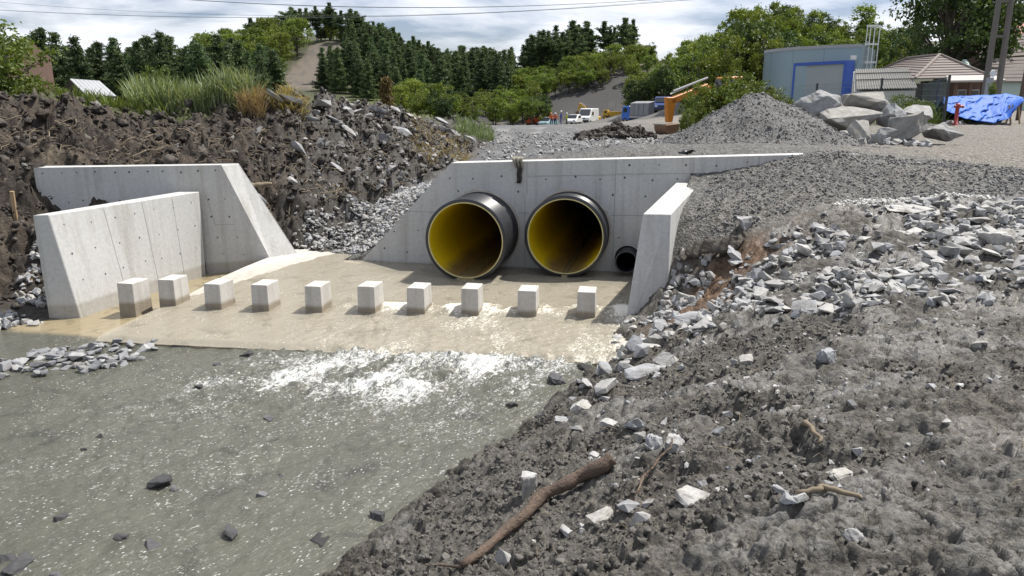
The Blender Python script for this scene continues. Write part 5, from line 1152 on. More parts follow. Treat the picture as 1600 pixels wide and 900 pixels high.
# ------------------------------------------------------------ buildings, fence and street furniture
def X_(px, Y): return (px - 800) / 1190 * Y
def G_(x, y): return float(gz(x, y)[0])
M_STEEL = simple('galvanised_sheet', (0.21, 0.285, 0.33), (0.25, 0.32, 0.36), 0.36, 2.0, metal=0.6)
M_BLUE = simple('blue_paint', (0.02, 0.075, 0.36), (0.03, 0.09, 0.40), 0.45)
M_PANEL = simple('grey_panel', (0.27, 0.315, 0.33), (0.30, 0.34, 0.355), 0.6)
M_WHITE = simple('white_paint', (0.72, 0.73, 0.73), (0.62, 0.63, 0.63), 0.5)
M_GREY = simple('grey_metal', (0.35, 0.36, 0.37), (0.28, 0.29, 0.30), 0.5)
M_DARK = simple('dark_metal', (0.03, 0.033, 0.036), (0.05, 0.052, 0.055), 0.5)
M_GLASS = simple('dark_glass', (0.02, 0.025, 0.03), (0.03, 0.035, 0.04), 0.08, spec=.8)
M_TYRE = simple('tyre_rubber', (0.02, 0.02, 0.02), (0.05, 0.046, 0.04), 0.9)
M_ORANGE = simple('orange_paint', (0.62, 0.23, 0.02), (0.45, 0.17, 0.025), 0.5, 3)
M_YELLOW = simple('yellow_paint', (0.62, 0.38, 0.03), (0.5, 0.3, 0.03), 0.5, 3)
M_RUSTY = simple('rusty_steel', (0.16, 0.09, 0.055), (0.24, 0.15, 0.09), 0.8, 4)
def tank():
    Y0 = 43.0; cx, cy, r = X_(1318, 48.5), 51.0, 8.0
    aL, aR = R(212), R(284); zt = 6.0; n = 44
    # plan: one wide arc, closed by a straight back
    arc = [(cx + r * math.cos(a), cy + r * math.sin(a)) for a in np.linspace(aL, aR, n)]
    xl = X_(1188, 49); xr = X_(1340, 43.5)
    pl = V3((xl, 49.0)); pr = V3((xr, 43.6)); mid = (pl + pr) / 2; d = pr - pl; nn = V3((-d.y, d.x)).normalized(); nn = nn if nn.y < 0 else -nn
    bulge = 1.15; arc = []
    for k in range(n):
        t = k / (n - 1); q = pl.lerp(pr, t) + nn * bulge * math.sin(math.pi * t) ** .8 * (1.15 - .35 * t); arc.append(q)
    zb = G_(mid.x, mid.y) - .5; org = V3((mid.x, mid.y, zb)); root = empty('metal_tank', org); tag(root, 'blue-grey curved metal tank building with a blue-framed panel', 'tank')
    def P(q, z, off=0.0): return V3((q.x + nn.x * off, q.y + nn.y * off, z)) - org
    back = [pr + V3((2.6, 4.0)), pl + V3((2.6, 4.0))]
    ring = arc + back; m = len(ring)
    b = MB(); b.add([P(q, zb) for q in ring] + [P(q, zt) for q in ring], [tuple(range(m, 2 * m))] + [(i, (i + 1) % m, m + (i + 1) % m, m + i) for i in range(m)]); b.build('shell', M_STEEL, root)
    b = MB()
    for z0, z1, off in ((zt - .14, zt + .04, .05),):
        b.add([P(q, z0, off) for q in arc] + [P(q, z1, off) for q in arc] + [P(q, z1, -.1) for q in arc], [(i, i + 1, n + i + 1, n + i) for i in range(n - 1)] + [(n + i, n + i + 1, 2 * n + i + 1, 2 * n + i) for i in range(n - 1)])
    b.build('top_rim', M_GREY, root)
    for k in range(7, n - 1, 12):                     # vertical sheet joints
        q = arc[k]; b = MB(); b.box(P(q, (zb + zt) / 2, -.005), (.03, .03, zt - zb - .3)); b.build('sheet_joint', M_STEEL, root)
    # blue framed panel, standing just proud of the curve
    a0 = V3((X_(1234, 46.3), 46.0)); a1 = V3((X_(1316, 43.3), 43.05)); dd = (a1 - a0).normalized(); dn = V3((dd.y, -dd.x)); dn = dn if dn.y < 0 else -dn
    def Q(u, z, off): return V3((a0.x + dd.x * u + dn.x * off, a0.y + dd.y * u + dn.y * off, z)) - org
    L = (a1 - a0).length; ztop = 5.12; zbot = 2.5; fw = .17
    b = MB(); b.hexa([Q(fw, zbot, .05), Q(L - fw, zbot, .05), Q(L - fw, zbot, -.6), Q(fw, zbot, -.6)], [Q(fw, ztop - fw, .05), Q(L - fw, ztop - fw, .05), Q(L - fw, ztop - fw, -.6), Q(fw, ztop - fw, -.6)]); b.build('door_panel', M_PANEL, root)
    for u0, u1, z0, z1 in ((0, fw, zbot, ztop), (L - fw, L, zbot, ztop), (fw, L - fw, ztop - fw, ztop)):
        b = MB(); b.hexa([Q(u0, z0, .16), Q(u1, z0, .16), Q(u1, z0, -.6), Q(u0, z0, -.6)], [Q(u0, z1, .16), Q(u1, z1, .16), Q(u1, z1, -.6), Q(u0, z1, -.6)]); b.build('frame_beam', M_BLUE, root)
    b = MB(); b.hexa([Q(-.1, zbot - .16, .35), Q(L * .5, zbot - .16, .35), Q(L * .5, zbot - .16, -.1), Q(-.1, zbot - .16, -.1)], [Q(-.1, zbot - .01, .35), Q(L * .5, zbot - .01, .35), Q(L * .5, zbot - .01, -.1), Q(-.1, zbot - .01, -.1)]); b.build('door_sill', M_RUSTY, root)
    b = MB(); b.box(Q(L + .35, 5.25, .12), (.28, .12, .22)); b.build('lamp_housing', M_WHITE, root)
tank()
def ladder():
    Y = 44.6; x = X_(1352, Y); z0 = G_(x, Y); root = empty('cage_ladder', (x, Y, z0)); tag(root, 'white cage ladder frame standing right of the metal tank', 'ladder'); zt = 7.15 - z0
    for dx, dy in ((-.36, 0), (-.12, .1), (.12, .1), (.36, 0)):
        b = MB(); b.tube([(dx, dy, 0), (dx, dy, zt)], .025, 6); b.build('upright', M_WHITE, root)
    for z in (zt - .05, zt - 1.05, zt - 2.05): b = MB(); b.box((0, .03, z), (.78, .05, .10)); b.build('hoop', M_WHITE, root)
    k = 0.3
    while k < zt - .3: b = MB(); b.tube([(-.36, 0, k), (-.12, .1, k)], .012, 5); b.build('rung', M_WHITE, root); k += .4
ladder()
# wire fence
def fence():
    pts = [(1120, 38.0), (1196, 35.2), (1274, 32.6), (1374, 29.6), (1478, 26.8)]; tops = [139, 135, 130, 122, 117]
    P = [V3((X_(a, Y), Y, 0)) for a, Y in pts]; T = [at(a, t, Y)[2] for (a, Y), t in zip(pts, tops)]
    cor = [V3((X_(a, Y), Y, 0)) for a, Y in ((1462, 30.0), (1449, 33.2), (1438, 36.6))]; P += cor; T += [3.72, 3.7, 3.68]
    root = empty('wire_fence', (P[2].x, P[2].y, 2)); tag(root, 'dark wire mesh fence with thin posts in front of the tank', 'fence')
    M_WIRE = simple('green_wire', (0.05, 0.075, 0.065), (0.08, 0.10, 0.09), .5)
    for p, t in zip(P, T):
        g = G_(p.x, p.y); b = MB(); b.box((p.x - P[2].x, p.y - P[2].y, (g - .3 + t) / 2 - 2), (.065, .065, t - g + .3)); b.build('post', M_DARK, root)
    for i in range(len(P) - 1):
        a, c = P[i], P[i + 1]; za, zc_ = T[i] - .06, T[i + 1] - .06; b = MB(); L = (c - a).length; H = 1.45
        nvv = int(L / .10)
        for k in range(1, nvv):
            t = k / nvv; q = a.lerp(c, t); z = za + (zc_ - za) * t; b.tube([V3((q.x, q.y, z - H)) - root.location, V3((q.x, q.y, z)) - root.location], .0035, 3, False)
        for h in np.linspace(0, H, 8): b.tube([V3((a.x, a.y, za - h)) - root.location, V3((c.x, c.y, zc_ - h)) - root.location], .005, 3, False)
        b.build('mesh_panel', M_WIRE, root)
fence()
M_TILE = simple('brown_roof_tile', (0.125, 0.10, 0.09), (0.17, 0.14, 0.125), .75, 3); M_TILEG = simple('grey_corrugated', (0.20, 0.20, 0.19), (0.26, 0.256, 0.24), .8, 2); M_TILEO = simple('old_roof_tile', (0.10, 0.083, 0.076), (0.145, 0.122, 0.11), .85, 2); M_TILER = simple('red_roof_tile', (0.40, 0.17, 0.13), (0.5, 0.24, 0.19), .8, 2)
M_BROWNW = simple('brown_wall', (0.11, 0.065, 0.05), (0.16, 0.10, 0.075), .8, 4); M_PLASTER = simple('pale_plaster', (0.55, 0.55, 0.52), (0.46, 0.46, 0.43), .9, 3); M_GREEN = simple('pale_green_paint', (0.36, 0.46, 0.42), (0.42, 0.5, 0.46), .7)
def roof_plane(parent, org, a, b, c, d, rows, mat, name='roof_course', th=.05):
    """stepped courses between eave a-b and ridge d-c"""
    a, b, c, d = (V3(q) for q in (a, b, c, d)); n = (b - a).cross(d - a).normalized(); n = n if n.z > 0 else -n
    for k in range(rows):
        t0, t1 = k / rows, min(1, (k + 1.12) / rows); p = [a.lerp(d, t0), b.lerp(c, t0), b.lerp(c, t1), a.lerp(d, t1)]
        off = [n * th, n * th, n * th * .25, n * th * .25]; m = MB(); m.hexa([q - org for q in p], [q + o - org for q, o in zip(p, off)]); m.build(name, mat, parent)
def house():
    Y = 38.0; org = V3((X_(1470, Y), Y, 1.9)); root = empty('tiled_house', org); tag(root, 'low house with a hipped brown tiled roof and a porch', 'house')
    A = lambda px, py, y: V3(at(px, py, y))
    el, em, er = A(1398, 128, 40.5), A(1430, 124, 36.5), A(1548, 121, 37.5); ap, rl = A(1468, 87, 40.0), A(1418, 92, 43.0); el = A(1372, 112, 45)
    rp = MB(); rp.add([q - org for q in (em, er, ap)] + [q - org for q in (el, em, ap, rl)], [(0, 1, 2), (3, 4, 5, 6)]); rp.build('roof', M_TILE, root); rf = root.children[0]
    roof_plane(rf, org, em, er, ap + V3((.04, 0, 0)), ap, 9, M_TILE); roof_plane(rf, org, el, em, ap, rl, 9, M_TILE)
    b = MB()
    for p, q in ((em, ap), (ap, er), (rl, ap), (el, rl)): b.tube([p - org + V3((0, 0, .06)), q - org + V3((0, 0, .06))], .075, 6)
    b.build('ridge_cap', simple('ridge_tile', (0.24, 0.20, 0.18), None, .8), rf)
    # porch roof and front
    p0, p1 = A(1480, 129, 35.0), A(1572, 127.5, 35.2); q0, q1 = A(1478, 121, 37.0), A(1552, 120, 37.2); m = MB(); m.hexa([p0 - org, p1 - org, q1 - org, q0 - org], [v + V3((0, 0, .09)) - org for v in (p0, p1, q1, q0)]); m.build('porch_roof', simple('porch_sheet', (0.36, 0.33, 0.31), (0.42, 0.385, 0.36), .7), root)
    w0, w1 = A(1484, 131, 37.3), A(1560, 129, 37.6); m = MB(); m.hexa([V3((w0.x, 37.3, 1.4)) - org, V3((w1.x, 37.6, 1.4)) - org, V3((w1.x, 40, 1.4)) - org, V3((w0.x, 40, 1.4)) - org], [V3((w0.x, 37.3, 3.9)) - org, V3((w1.x, 37.6, 3.9)) - org, V3((w1.x, 40, 3.9)) - org, V3((w0.x, 40, 3.9)) - org]); m.build('front_wall', M_BROWNW, root)
    l0 = A(1400, 131, 39.5); m = MB(); m.hexa([V3((l0.x, 41.5, 1.4)) - org, V3((w0.x - .02, 37.4, 1.4)) - org, V3((w0.x - .02, 42, 1.4)) - org, V3((l0.x, 43, 1.4)) - org], [V3((l0.x, 41.5, 3.7)) - org, V3((w0.x - .02, 37.4, 3.8)) - org, V3((w0.x - .02, 42, 3.8)) - org, V3((l0.x, 43, 3.7)) - org]); m.build('side_wall', M_PLASTER, root)
    for px in (1490, 1512, 1531, 1556): x = X_(px, 35.3); m = MB(); m.box(V3((x, 35.3, 2.7)) - org, (.12, .12, 2.1)); m.build('porch_post', M_BROWNW, root)
    for px in (1500, 1520): x = X_(px, 37.2); m = MB(); m.box(V3((x, 37.22, 3.05)) - org, (.42, .1, .75)); o = m.build('window', M_WHITE, root); m = MB(); m.box(V3((x, 37.17, 3.05)) - org, (.34, .06, .66)); m.build('pane', M_GLASS, o)
house()
def shed():
    A = lambda px, py, y: V3(at(px, py, y)); org = V3((X_(1385, 38), 38, 2)); root = empty('grey_shed', org); tag(root, 'low shed with a grey corrugated roof between tank and tiled house', 'shed')
    a, b_, c, d = A(1338, 139, 36), A(1434, 137, 35), A(1420, 106, 40), A(1336, 108, 41)
    m = MB(); N = 48; vs = []
    for j in range(2):
        for i in range(N + 1):
            t = i / N; p = (a.lerp(b_, t) if j == 0 else d.lerp(c, t)); vs.append(p + V3((0, 0, .035 * (1 if i % 2 else -1))) - org)
    m.add(vs, [(i, i + 1, N + 2 + i, N + 1 + i) for i in range(N)]); o = m.build('roof', M_TILEG, root); md = o.modifiers.new('thick', 'SOLIDIFY'); md.thickness = .03
    for k in (.35, .68): m = MB(); m.tube([a.lerp(d, k) + V3((0, 0, .07)) - org, b_.lerp(c, k) + V3((0, 0, .07)) - org], .03, 5); m.build('roof_lath', M_DARK, o)
    m = MB(); g = 1.6; m.hexa([V3((q.x, q.y + .15, g)) - org for q in (a, b_, c, d)], [q + V3((0, 0.15, -.12)) - org for q in (a, b_, c, d)]); m.build('wall', M_PLASTER, root)
shed()
def barn(name, label, ridge, eave, Yr, mat, wallm, rows=6, back=3.0):
    """gabled roof: ridge (px0,py0,px1,py1) at depth Yr, near eave likewise"""
    A = lambda px, py, y: V3(at(px, py, y)); r0, r1 = A(ridge[0], ridge[1], Yr), A(ridge[2], ridge[3], Yr); e0, e1 = A(eave[0], eave[1], Yr - back), A(eave[2], eave[3], Yr - back)
    g = G_((e0.x + e1.x) / 2, Yr) - .4; org = V3(((e0.x + e1.x) / 2, Yr, g)); root = empty(name, org); tag(root, label, 'building')
    b0, b1 = V3((e0.x, Yr + back, e0.z)), V3((e1.x, Yr + back, e1.z))
    m = MB(); m.add([q - org for q in (e0, e1, r1, r0, b1, b0)], [(0, 1, 2, 3), (3, 2, 4, 5)]); rf = m.build('roof', mat, root); roof_plane(rf, org, e0, e1, r1, r0, rows, mat)
    inn = .25; q0 = V3((e0.x + inn, Yr - back + inn, g)); q1 = V3((e1.x - inn, Yr - back + inn, g)); q2 = V3((e1.x - inn, Yr + back - inn, g)); q3 = V3((e0.x + inn, Yr + back - inn, g))
    m = MB(); m.hexa([q - org for q in (q0, q1, q2, q3)], [V3((q.x, q.y, (e0.z + e1.z) / 2 + .0)) - org for q in (q0, q1, q2, q3)]); m.build('wall', wallm, root)
    zt = (r0.z + r1.z) / 2 - .15; ze = (e0.z + e1.z) / 2
    for xx, s_ in ((q0.x, 1), (q1.x, -1)): m = MB(); m.prism([(q0.y, ze - .02), (q3.y, ze - .02), (Yr, zt)], lambda u, v: V3((xx, u, v)) - org, lambda u, v: V3((xx + s_ * .2, u, v)) - org); m.build('gable', wallm, root)
    return root, org
r_, o_ = barn('old_barn', 'old barn with a sagging dark tiled roof right of the power pole', (1535, 57, 1640, 50), (1528, 92, 1645, 84), 56, M_TILEO, M_BROWNW, 7)
r_, o_ = barn('old_barn', 'lower barn with a patched brown roof below the dark barn roof', (1552, 92, 1650, 86), (1530, 128, 1655, 128), 48, M_TILEO, M_GREEN, 7, 2.4)
barn('red_roofed_house', 'house with a pink-red tiled roof in the top right corner', (1588, 36, 1660, 34), (1582, 58, 1665, 57), 68, M_TILER, M_PLASTER, 5)
barn('brown_roofed_house', 'brown house roof at the left edge above the bushes', (-90, 54, -12, 60), (-100, 86, 10, 78), 60, M_TILEO, M_BROWNW, 4, 3)
def cottage():
    Y = 62.0; A = lambda px, py, y: V3(at(px, py, y)); org = V3((X_(140, Y), Y, 1.5)); root = empty('small_cottage', org); tag(root, 'small cottage with a pale grey sheet roof behind the left bank', 'cottage')
    r0, r1, e1, e0 = A(109, 125, Y), A(155, 128, Y + 3), A(182, 152, Y + 1.5), A(134, 150, Y - 2.0); f0 = A(88, 158, Y + 1.5); f1 = A(122, 158, Y + 4.5)
    m = MB(); m.hexa([q - org for q in (e0, e1, r1, r0)], [q + V3((.05, -.05, .10)) - org for q in (e0, e1, r1, r0)]); rf = m.build('roof', simple('pale_sheet_roof', (0.28, 0.29, 0.305), (0.33, 0.34, 0.355), .7, 1), root)
    for k in range(1, 7): t = k / 7; m = MB(); m.tube([e0.lerp(e1, t) - org + V3((.05, -.05, .11)), r0.lerp(r1, t) - org + V3((.05, -.05, .11))], .03, 4); m.build('roof_rib', M_GREY, rf)
    m = MB(); m.add([q - org for q in (r0, f0, V3((f0.x, f0.y, 1)), V3((e0.x - .3, e0.y + .3, 1)), e0 + V3((-.1, .1, -.1)))], [(0, 1, 2, 3, 4)]); m.build('gable', simple('dark_boards', (0.05, 0.042, 0.036), (0.08, 0.07, 0.06), .9), root)
    m = MB(); m.add([q + V3((0, 0, .02)) - org for q in (r0, r1, f1, f0)], [(0, 1, 2, 3)]); m.build('far_roof_side', MATS['pale_sheet_roof'], root)
    g0, g1 = V3((e0.x - .25, e0.y + .12, 1)), V3((e1.x - .25, e1.y + .2, 1)); m = MB(); m.add([g0 - org, g1 - org, V3((g1.x, g1.y, e1.z - .05)) - org, V3((g0.x, g0.y, e0.z - .05)) - org], [(0, 1, 2, 3)]); m.build('wall', M_PLASTER, root)
    w_ = V3((f0.x * .45 + e0.x * .55, f0.y * .45 + e0.y * .55 - .05, 2.7)); m = MB(); m.box(w_ - org, (1.1, .1, 1.0), -.6); o = m.build('white_panel', M_PLASTER, root)
cottage()
M_POLE = simple('pole_concrete', (0.17, 0.155, 0.14), (0.12, 0.11, 0.10), .9, 2)
def pylon():
    Y = 33.0; x = X_(1546, Y); z0 = G_(x, Y); root = empty('power_pole', (x, Y, z0)); tag(root, 'tall double-legged concrete power pole behind the blue tarpaulin', 'power pole'); H = 9.5
    for sx in (-1, 1): b = MB(); b.hexa([(sx * .30 - .10, -.11, -.3), (sx * .30 + .10, -.11, -.3), (sx * .30 + .10, .11, -.3), (sx * .30 - .10, .11, -.3)], [(sx * .22 - .06, -.08, H), (sx * .22 + .06, -.08, H), (sx * .22 + .06, .08, H), (sx * .22 - .06, .08, H)]); b.build('leg', M_POLE, root, bevel=.02)
    for z in (.9, 2.1, 3.4, 4.8, 6.3, 7.8, 9.2): b = MB(); b.box((0, 0, z), (.50, .10, .10)); b.build('rung', M_POLE, root)
    return x, Y, z0 + H
pylon()
Y = 31.0; x = X_(1594, Y); b = MB(); b.tube([(0, 0, -.3), (.0, 0, 1.4), (.14, .05, 4.2)], [.09, .08, .06], 8); o = b.build('wooden_post', M_BARK, None, True); o.location = (x, Y, G_(x, Y)); tag(o, 'leaning dark wooden post at the right edge beside the barn', 'post')
def disc_post():
    Y = 30.5; x = X_(1541, Y); z0 = G_(x, Y); root = empty('round_sign', (x, Y, z0)); tag(root, 'round white disc on a grey post behind the tarpaulin', 'sign'); zt = at(1543, 115, Y)[2] - z0
    b = MB(); b.box((0, 0, zt / 2 - .05), (.22, .14, zt - .2)); b.build('post', M_GREY, root); b = MB(); b.lathe([(.001, -.03), (.12, -.03), (.13, 0), (.12, .03), (.001, .03)], Matrix.Translation((.03, -.09, zt)) @ Matrix.Rotation(R(90), 4, 'X'), 24); b.build('disc', M_WHITE, root)
disc_post()
def tarp():
    Y = 27.5; pts = [(1474, 152), (1500, 150), (1525, 149), (1548, 149), (1572, 146), (1598, 152)]; bot = [(1476, 172), (1500, 183), (1525, 189), (1550, 192), (1575, 186), (1599, 158)]
    x0 = X_(1535, Y); z0 = G_(x0, Y); org = V3((x0, Y, z0)); root = empty('covered_stack', org); tag(root, 'bright blue tarpaulin draped over a low trestle by the house', 'tarpaulin')
    nu, nv = 70, 34; v = []
    for j in range(nv):
        q = j / (nv - 1)
        for i in range(nu):
            t = i / (nu - 1) * 5; k = min(4, int(t)); f_ = t - k; tp = V3(pts[k] + (0,)).lerp(V3(pts[k + 1] + (0,)), f_); bt = V3(bot[k] + (0,)).lerp(V3(bot[k + 1] + (0,)), f_)
            s = i / (nu - 1); px = tp.x + (bt.x - tp.x) * q; py = tp.y + (bt.y - tp.y) * q; d = Y + 1.0 * (1 - q) - .35 * q
            n_ = float(fbm(np.array([s * 9 + q * 4]), np.array([q * 3.2 - s * 5]), 3, 501)[0]); fold = math.sin(s * 26 + q * 9 + 3 * n_) * .06 * (.3 + q)
            p = V3(at(px, py, d)); p.y += .07 * n_ + fold * .7; p.z += .02 * n_
            v.append(p - org)
        
    f = [(j * nu + i, j * nu + i + 1, (j + 1) * nu + i + 1, (j + 1) * nu + i) for j in range(nv - 1) for i in range(nu - 1)]
    # the far side falls to the ground behind
    o2 = len(v); v += [V3((v[i].x, v[i].y + 1.0, 0.0)) for i in range(nu)]; f += [(i + 1, i, o2 + i, o2 + i + 1) for i in range(nu - 1)]
    b = MB(); b.add(v, f); o = b.build('sheet', simple('blue_tarpaulin', (0.02, 0.10, 0.44), (0.035, 0.14, 0.52), .6, 2, spec=.25), root, True); md = o.modifiers.new('thick', 'SOLIDIFY'); md.thickness = .008
    for px, s_ in ((1577, 1), (1583, -1), (1591, 1)):
        a = V3(at(px, 164, Y + .1)) - org; b = MB(); b.tube([a, V3((a.x + .16 * s_, a.y, 0.0))], .03, 6); b.build('trestle_leg', M_WOOD, root)
tarp()
x, y = X_(1497, 26.7), 26.7; z0 = G_(x, y); root = empty('fire_hydrant', (x, y, z0)); tag(root, 'red standpipe hydrant in front of the blue tarpaulin', 'hydrant'); M_RED = simple('red_paint', (0.30, 0.035, 0.03), (0.38, 0.06, 0.05), .5)
b = MB(); b.lathe([(.10, 0), (.10, .03), (.065, .04), (.065, .62), (.09, .63), (.09, .70), (.06, .74), (.001, .76)], Matrix.Identity(4), 16); b.build('barrel', M_RED, root, True)
b = MB(); b.tube([(-.02, 0, .64), (.15, -.03, .64)], .045, 10); b.tube([(.02, 0, .64), (-.13, -.03, .64)], .045, 10); b.build('outlet', M_RED, root); b = MB(); b.tube([(.15, -.03, .64), (.18, -.03, .64)], .06, 10); b.build('cap', simple('pale_red', (0.5, .22, .2), None, .5), root)
X, Y = sample_poly(rect(1478, 1512, 26.8, 27.8), 50, 71); scatter('rubbish_stones', ROCK_S, X, Y, np.random.default_rng(3).uniform(.06, .25, 50), M_ROCKS, 'pale rubble and bags on the ground below the red hydrant', 'rubble', 15)
# power lines
M_CABLE = simple('cable', (0.10, 0.11, 0.12), None, .6)
for k, (a, mid, c, Yc, lab) in enumerate([((150, -12), (640, 12), (1180, -14), 60, 'highest power line across the sky'), ((220, -6), (700, 11.5), (1120, -8), 58, 'power line just under the highest one'), ((-200, 2), (560, 26.5), (1240, -16), 56, 'lowest power line across the sky'), ((-100, -6), (620, 24), (1150, -10), 62, 'faint power line beside the lowest one')]):
    p0, pm, p1 = (V3(at(*q, Yc)) for q in (a, mid, c)); ex0 = p0 + (p0 - pm) * 1.2; ex0.z = p0.z + (p0.z - pm.z) * 3.0; ex1 = p1 + (p1 - pm) * 1.2; ex1.z = p1.z + (p1.z - pm.z) * 3.0
    xs = np.array([ex0.x, p0.x, pm.x, p1.x, ex1.x]); zs = np.array([ex0.z, p0.z, pm.z, p1.z, ex1.z]); co = np.polyfit(xs[1:4], zs[1:4], 2); b = MB()
    b.tube([V3((x, Yc, float(np.polyval(co, x)))) for x in np.linspace(xs[0], xs[-1], 60)], .016 if k < 3 else .010, 5); tag(b.build('power_line', M_CABLE), lab, 'cable', 'power lines')

# ------------------------------------------------------------ vehicles and machines
def wheel(parent, c, r, wd, hubm=None):
    b = MB(); M = Matrix.Translation(c) @ Matrix.Rotation(R(90), 4, 'X'); b.lathe([(r * .55, -wd / 2), (r * .93, -wd / 2), (r, -wd * .3), (r, wd * .3), (r * .93, wd / 2), (r * .55, wd / 2)], M, 20, True); o = b.build('wheel', M_TYRE, parent)
    b = MB(); b.lathe([(.001, wd * .36), (r * .3, wd * .40), (r * .56, wd * .30), (r * .56, -wd * .30), (r * .3, -wd * .40), (.001, -wd * .36)], M, 16); b.build('rim', hubm or M_GREY, o)
def extr(prof, w_, name, mat, parent, bevel=.03, y0=0.0):
    b = MB(); b.prism(prof, lambda u, v: V3((u, y0 - w_ / 2, v)), lambda u, v: V3((u, y0 + w_ / 2, v))); return b.build(name, mat, parent, bevel=bevel)
def panel(name, mat, parent, c, d, rz=0.0, M=None):
    b = MB(); b.box(c, d, rz, M); return b.build(name, mat, parent)
def truck():
    Y = 98.0; x = X_(1004, Y); root = empty('lorry', (x, Y, G_(x, Y) + .0), R(113)); tag(root, 'lorry with a blue cab and a grey canvas-covered box', 'lorry')
    M_CANVAS = simple('grey_canvas', (0.20, 0.205, 0.215), (0.26, 0.265, 0.275), .8, 1.5); M_CAB = simple('lorry_blue', (0.03, 0.13, 0.50), (0.04, 0.16, 0.55), .4)
    panel('chassis', M_DARK, root, (0, 0, .72), (6.4, .9, .28)); panel('load_bed', M_GREY, root, (-.9, 0, 1.02), (4.5, 2.3, .30))
    b = MB(); b.hexa([(-3.1, -1.13, 1.18), (1.3, -1.13, 1.18), (1.3, 1.13, 1.18), (-3.1, 1.13, 1.18)], [(-3.1, -1.1, 2.75), (1.3, -1.1, 2.75), (1.3, 1.1, 2.75), (-3.1, 1.1, 2.75)]); b.v += []; o = b.build('canvas_box', M_CANVAS, root, bevel=.06)
    b = MB(); b.hexa([(-3.1, -1.1, 2.72), (1.3, -1.1, 2.72), (1.3, 1.1, 2.72), (-3.1, 1.1, 2.72)], [(-3.1, -.1, 2.98), (1.3, -.1, 2.98), (1.3, .1, 2.98), (-3.1, .1, 2.98)]); b.build('canvas_ridge', M_CANVAS, root)
    for xx in (-2, -.9, .2): panel('canvas_strap', M_DARK, o, (xx, 1.135, 1.95), (.05, .012, 1.5))
    extr([(1.55, .6), (3.35, .6), (3.4, 1.35), (3.1, 2.35), (1.55, 2.4)], 2.1, 'cab', M_CAB, root, .06); cab = root.children[-1]
    panel('side_window', M_GLASS, cab, (2.45, 1.06, 1.85), (.9, .03, .55)); panel('side_window', M_GLASS, cab, (2.45, -1.06, 1.85), (.9, .03, .55)); panel('windscreen', M_GLASS, cab, (3.29, 0, 1.85), (.05, 1.8, .75), M=Matrix.Rotation(R(-16), 3, 'Y')); panel('tail_board', M_GREY, root, (-3.17, 0, 1.15), (.05, 2.2, .4))
    for s_ in (-1, 1):
        wheel(root, (2.5, s_ * .92, .46), .46, .28); wheel(root, (-1.9, s_ * .88, .46), .46, .42); panel('tail_lamp', M_RED, root, (-3.21, s_ * .9, .95), (.04, .25, .1))
truck()
def van(px, Y, rz, label, body, w_=1.95, L=5.0, h=2.3, name='van', group=None):
    x = X_(px, Y); root = empty(name, (x, Y, G_(x, Y)), rz); tag(root, label, 'van', group)
    k = L / 5; prof = [(-2.5 * k, .35), (2.35 * k, .35), (2.5 * k, .55), (2.45 * k, 1.0), (1.75 * k, 1.2), (1.05 * k, h - .1), (.6 * k, h), (-2.35 * k, h), (-2.5 * k, h - .2)]
    bd = extr(prof, w_, 'body', body, root, .07)
    a = math.atan2(h - 1.3, .7 * k); panel('windscreen', M_GLASS, root, (1.43 * k, 0, (1.2 + h) / 2 - .02), (.06, w_ * .84, (h - 1.2) * 1.02), M=Matrix.Rotation(-(math.pi / 2 - a), 3, 'Y'))
    for s_ in (-1, 1):
        panel('side_window', M_GLASS, root, (.55 * k, s_ * (w_ / 2 + .005), 1.55), (.85 * k, .03, .5)); panel('headlamp', M_WHITE, root, (2.46 * k, s_ * w_ * .36, .85), (.08, .3, .2)); panel('door_handle', M_DARK, root, (.1 * k, s_ * (w_ / 2 + .012), 1.15), (.18, .03, .05))
        for xx in (1.6 * k, -1.55 * k): wheel(root, (xx, s_ * (w_ / 2 - .1), .33), .33, .22)
    panel('bumper', M_DARK, root, (2.46 * k, 0, .48), (.16, w_ * .96, .22)); panel('grille', M_DARK, root, (2.49 * k, 0, .85), (.06, w_ * .4, .16)); return root
van(919, 118, R(246), 'white van facing the camera on the far site road', M_WHITE)
van(1036, 92, R(255), 'dark blue van half hidden behind the excavator arm', simple('navy_paint', (0.03, 0.06, 0.20), (0.04, 0.075, 0.24), .35), 1.8, 4.4, 1.95)
def car(px, Y, rz, label, body):
    x = X_(px, Y); root = empty('car', (x, Y, G_(x, Y)), rz); tag(root, label, 'car')
    extr([(-2.0, .3), (2.0, .3), (2.05, .62), (1.2, .85), (.55, 1.38), (-.9, 1.42), (-1.7, .95), (-2.05, .85)], 1.65, 'body', body, root, .08)
    panel('windscreen', M_GLASS, root, (.90, 0, 1.13), (.04, 1.35, .78), M=Matrix.Rotation(R(-51), 3, 'Y'))
    for s_ in (-1, 1):
        panel('side_window', M_GLASS, root, (-.2, s_ * .828, 1.12), (1.3, .02, .36)); panel('headlamp', M_WHITE, root, (1.95, s_ * .6, .68), (.16, .3, .14))
        for xx in (1.25, -1.25): wheel(root, (xx, s_ * .72, .3), .3, .2)
car(897, 112, R(250), 'small white car beside the white van', M_WHITE); car(857, 116, R(240), 'pale blue car behind the workers', simple('pale_blue_paint', (0.25, .38, .42), None, .4))
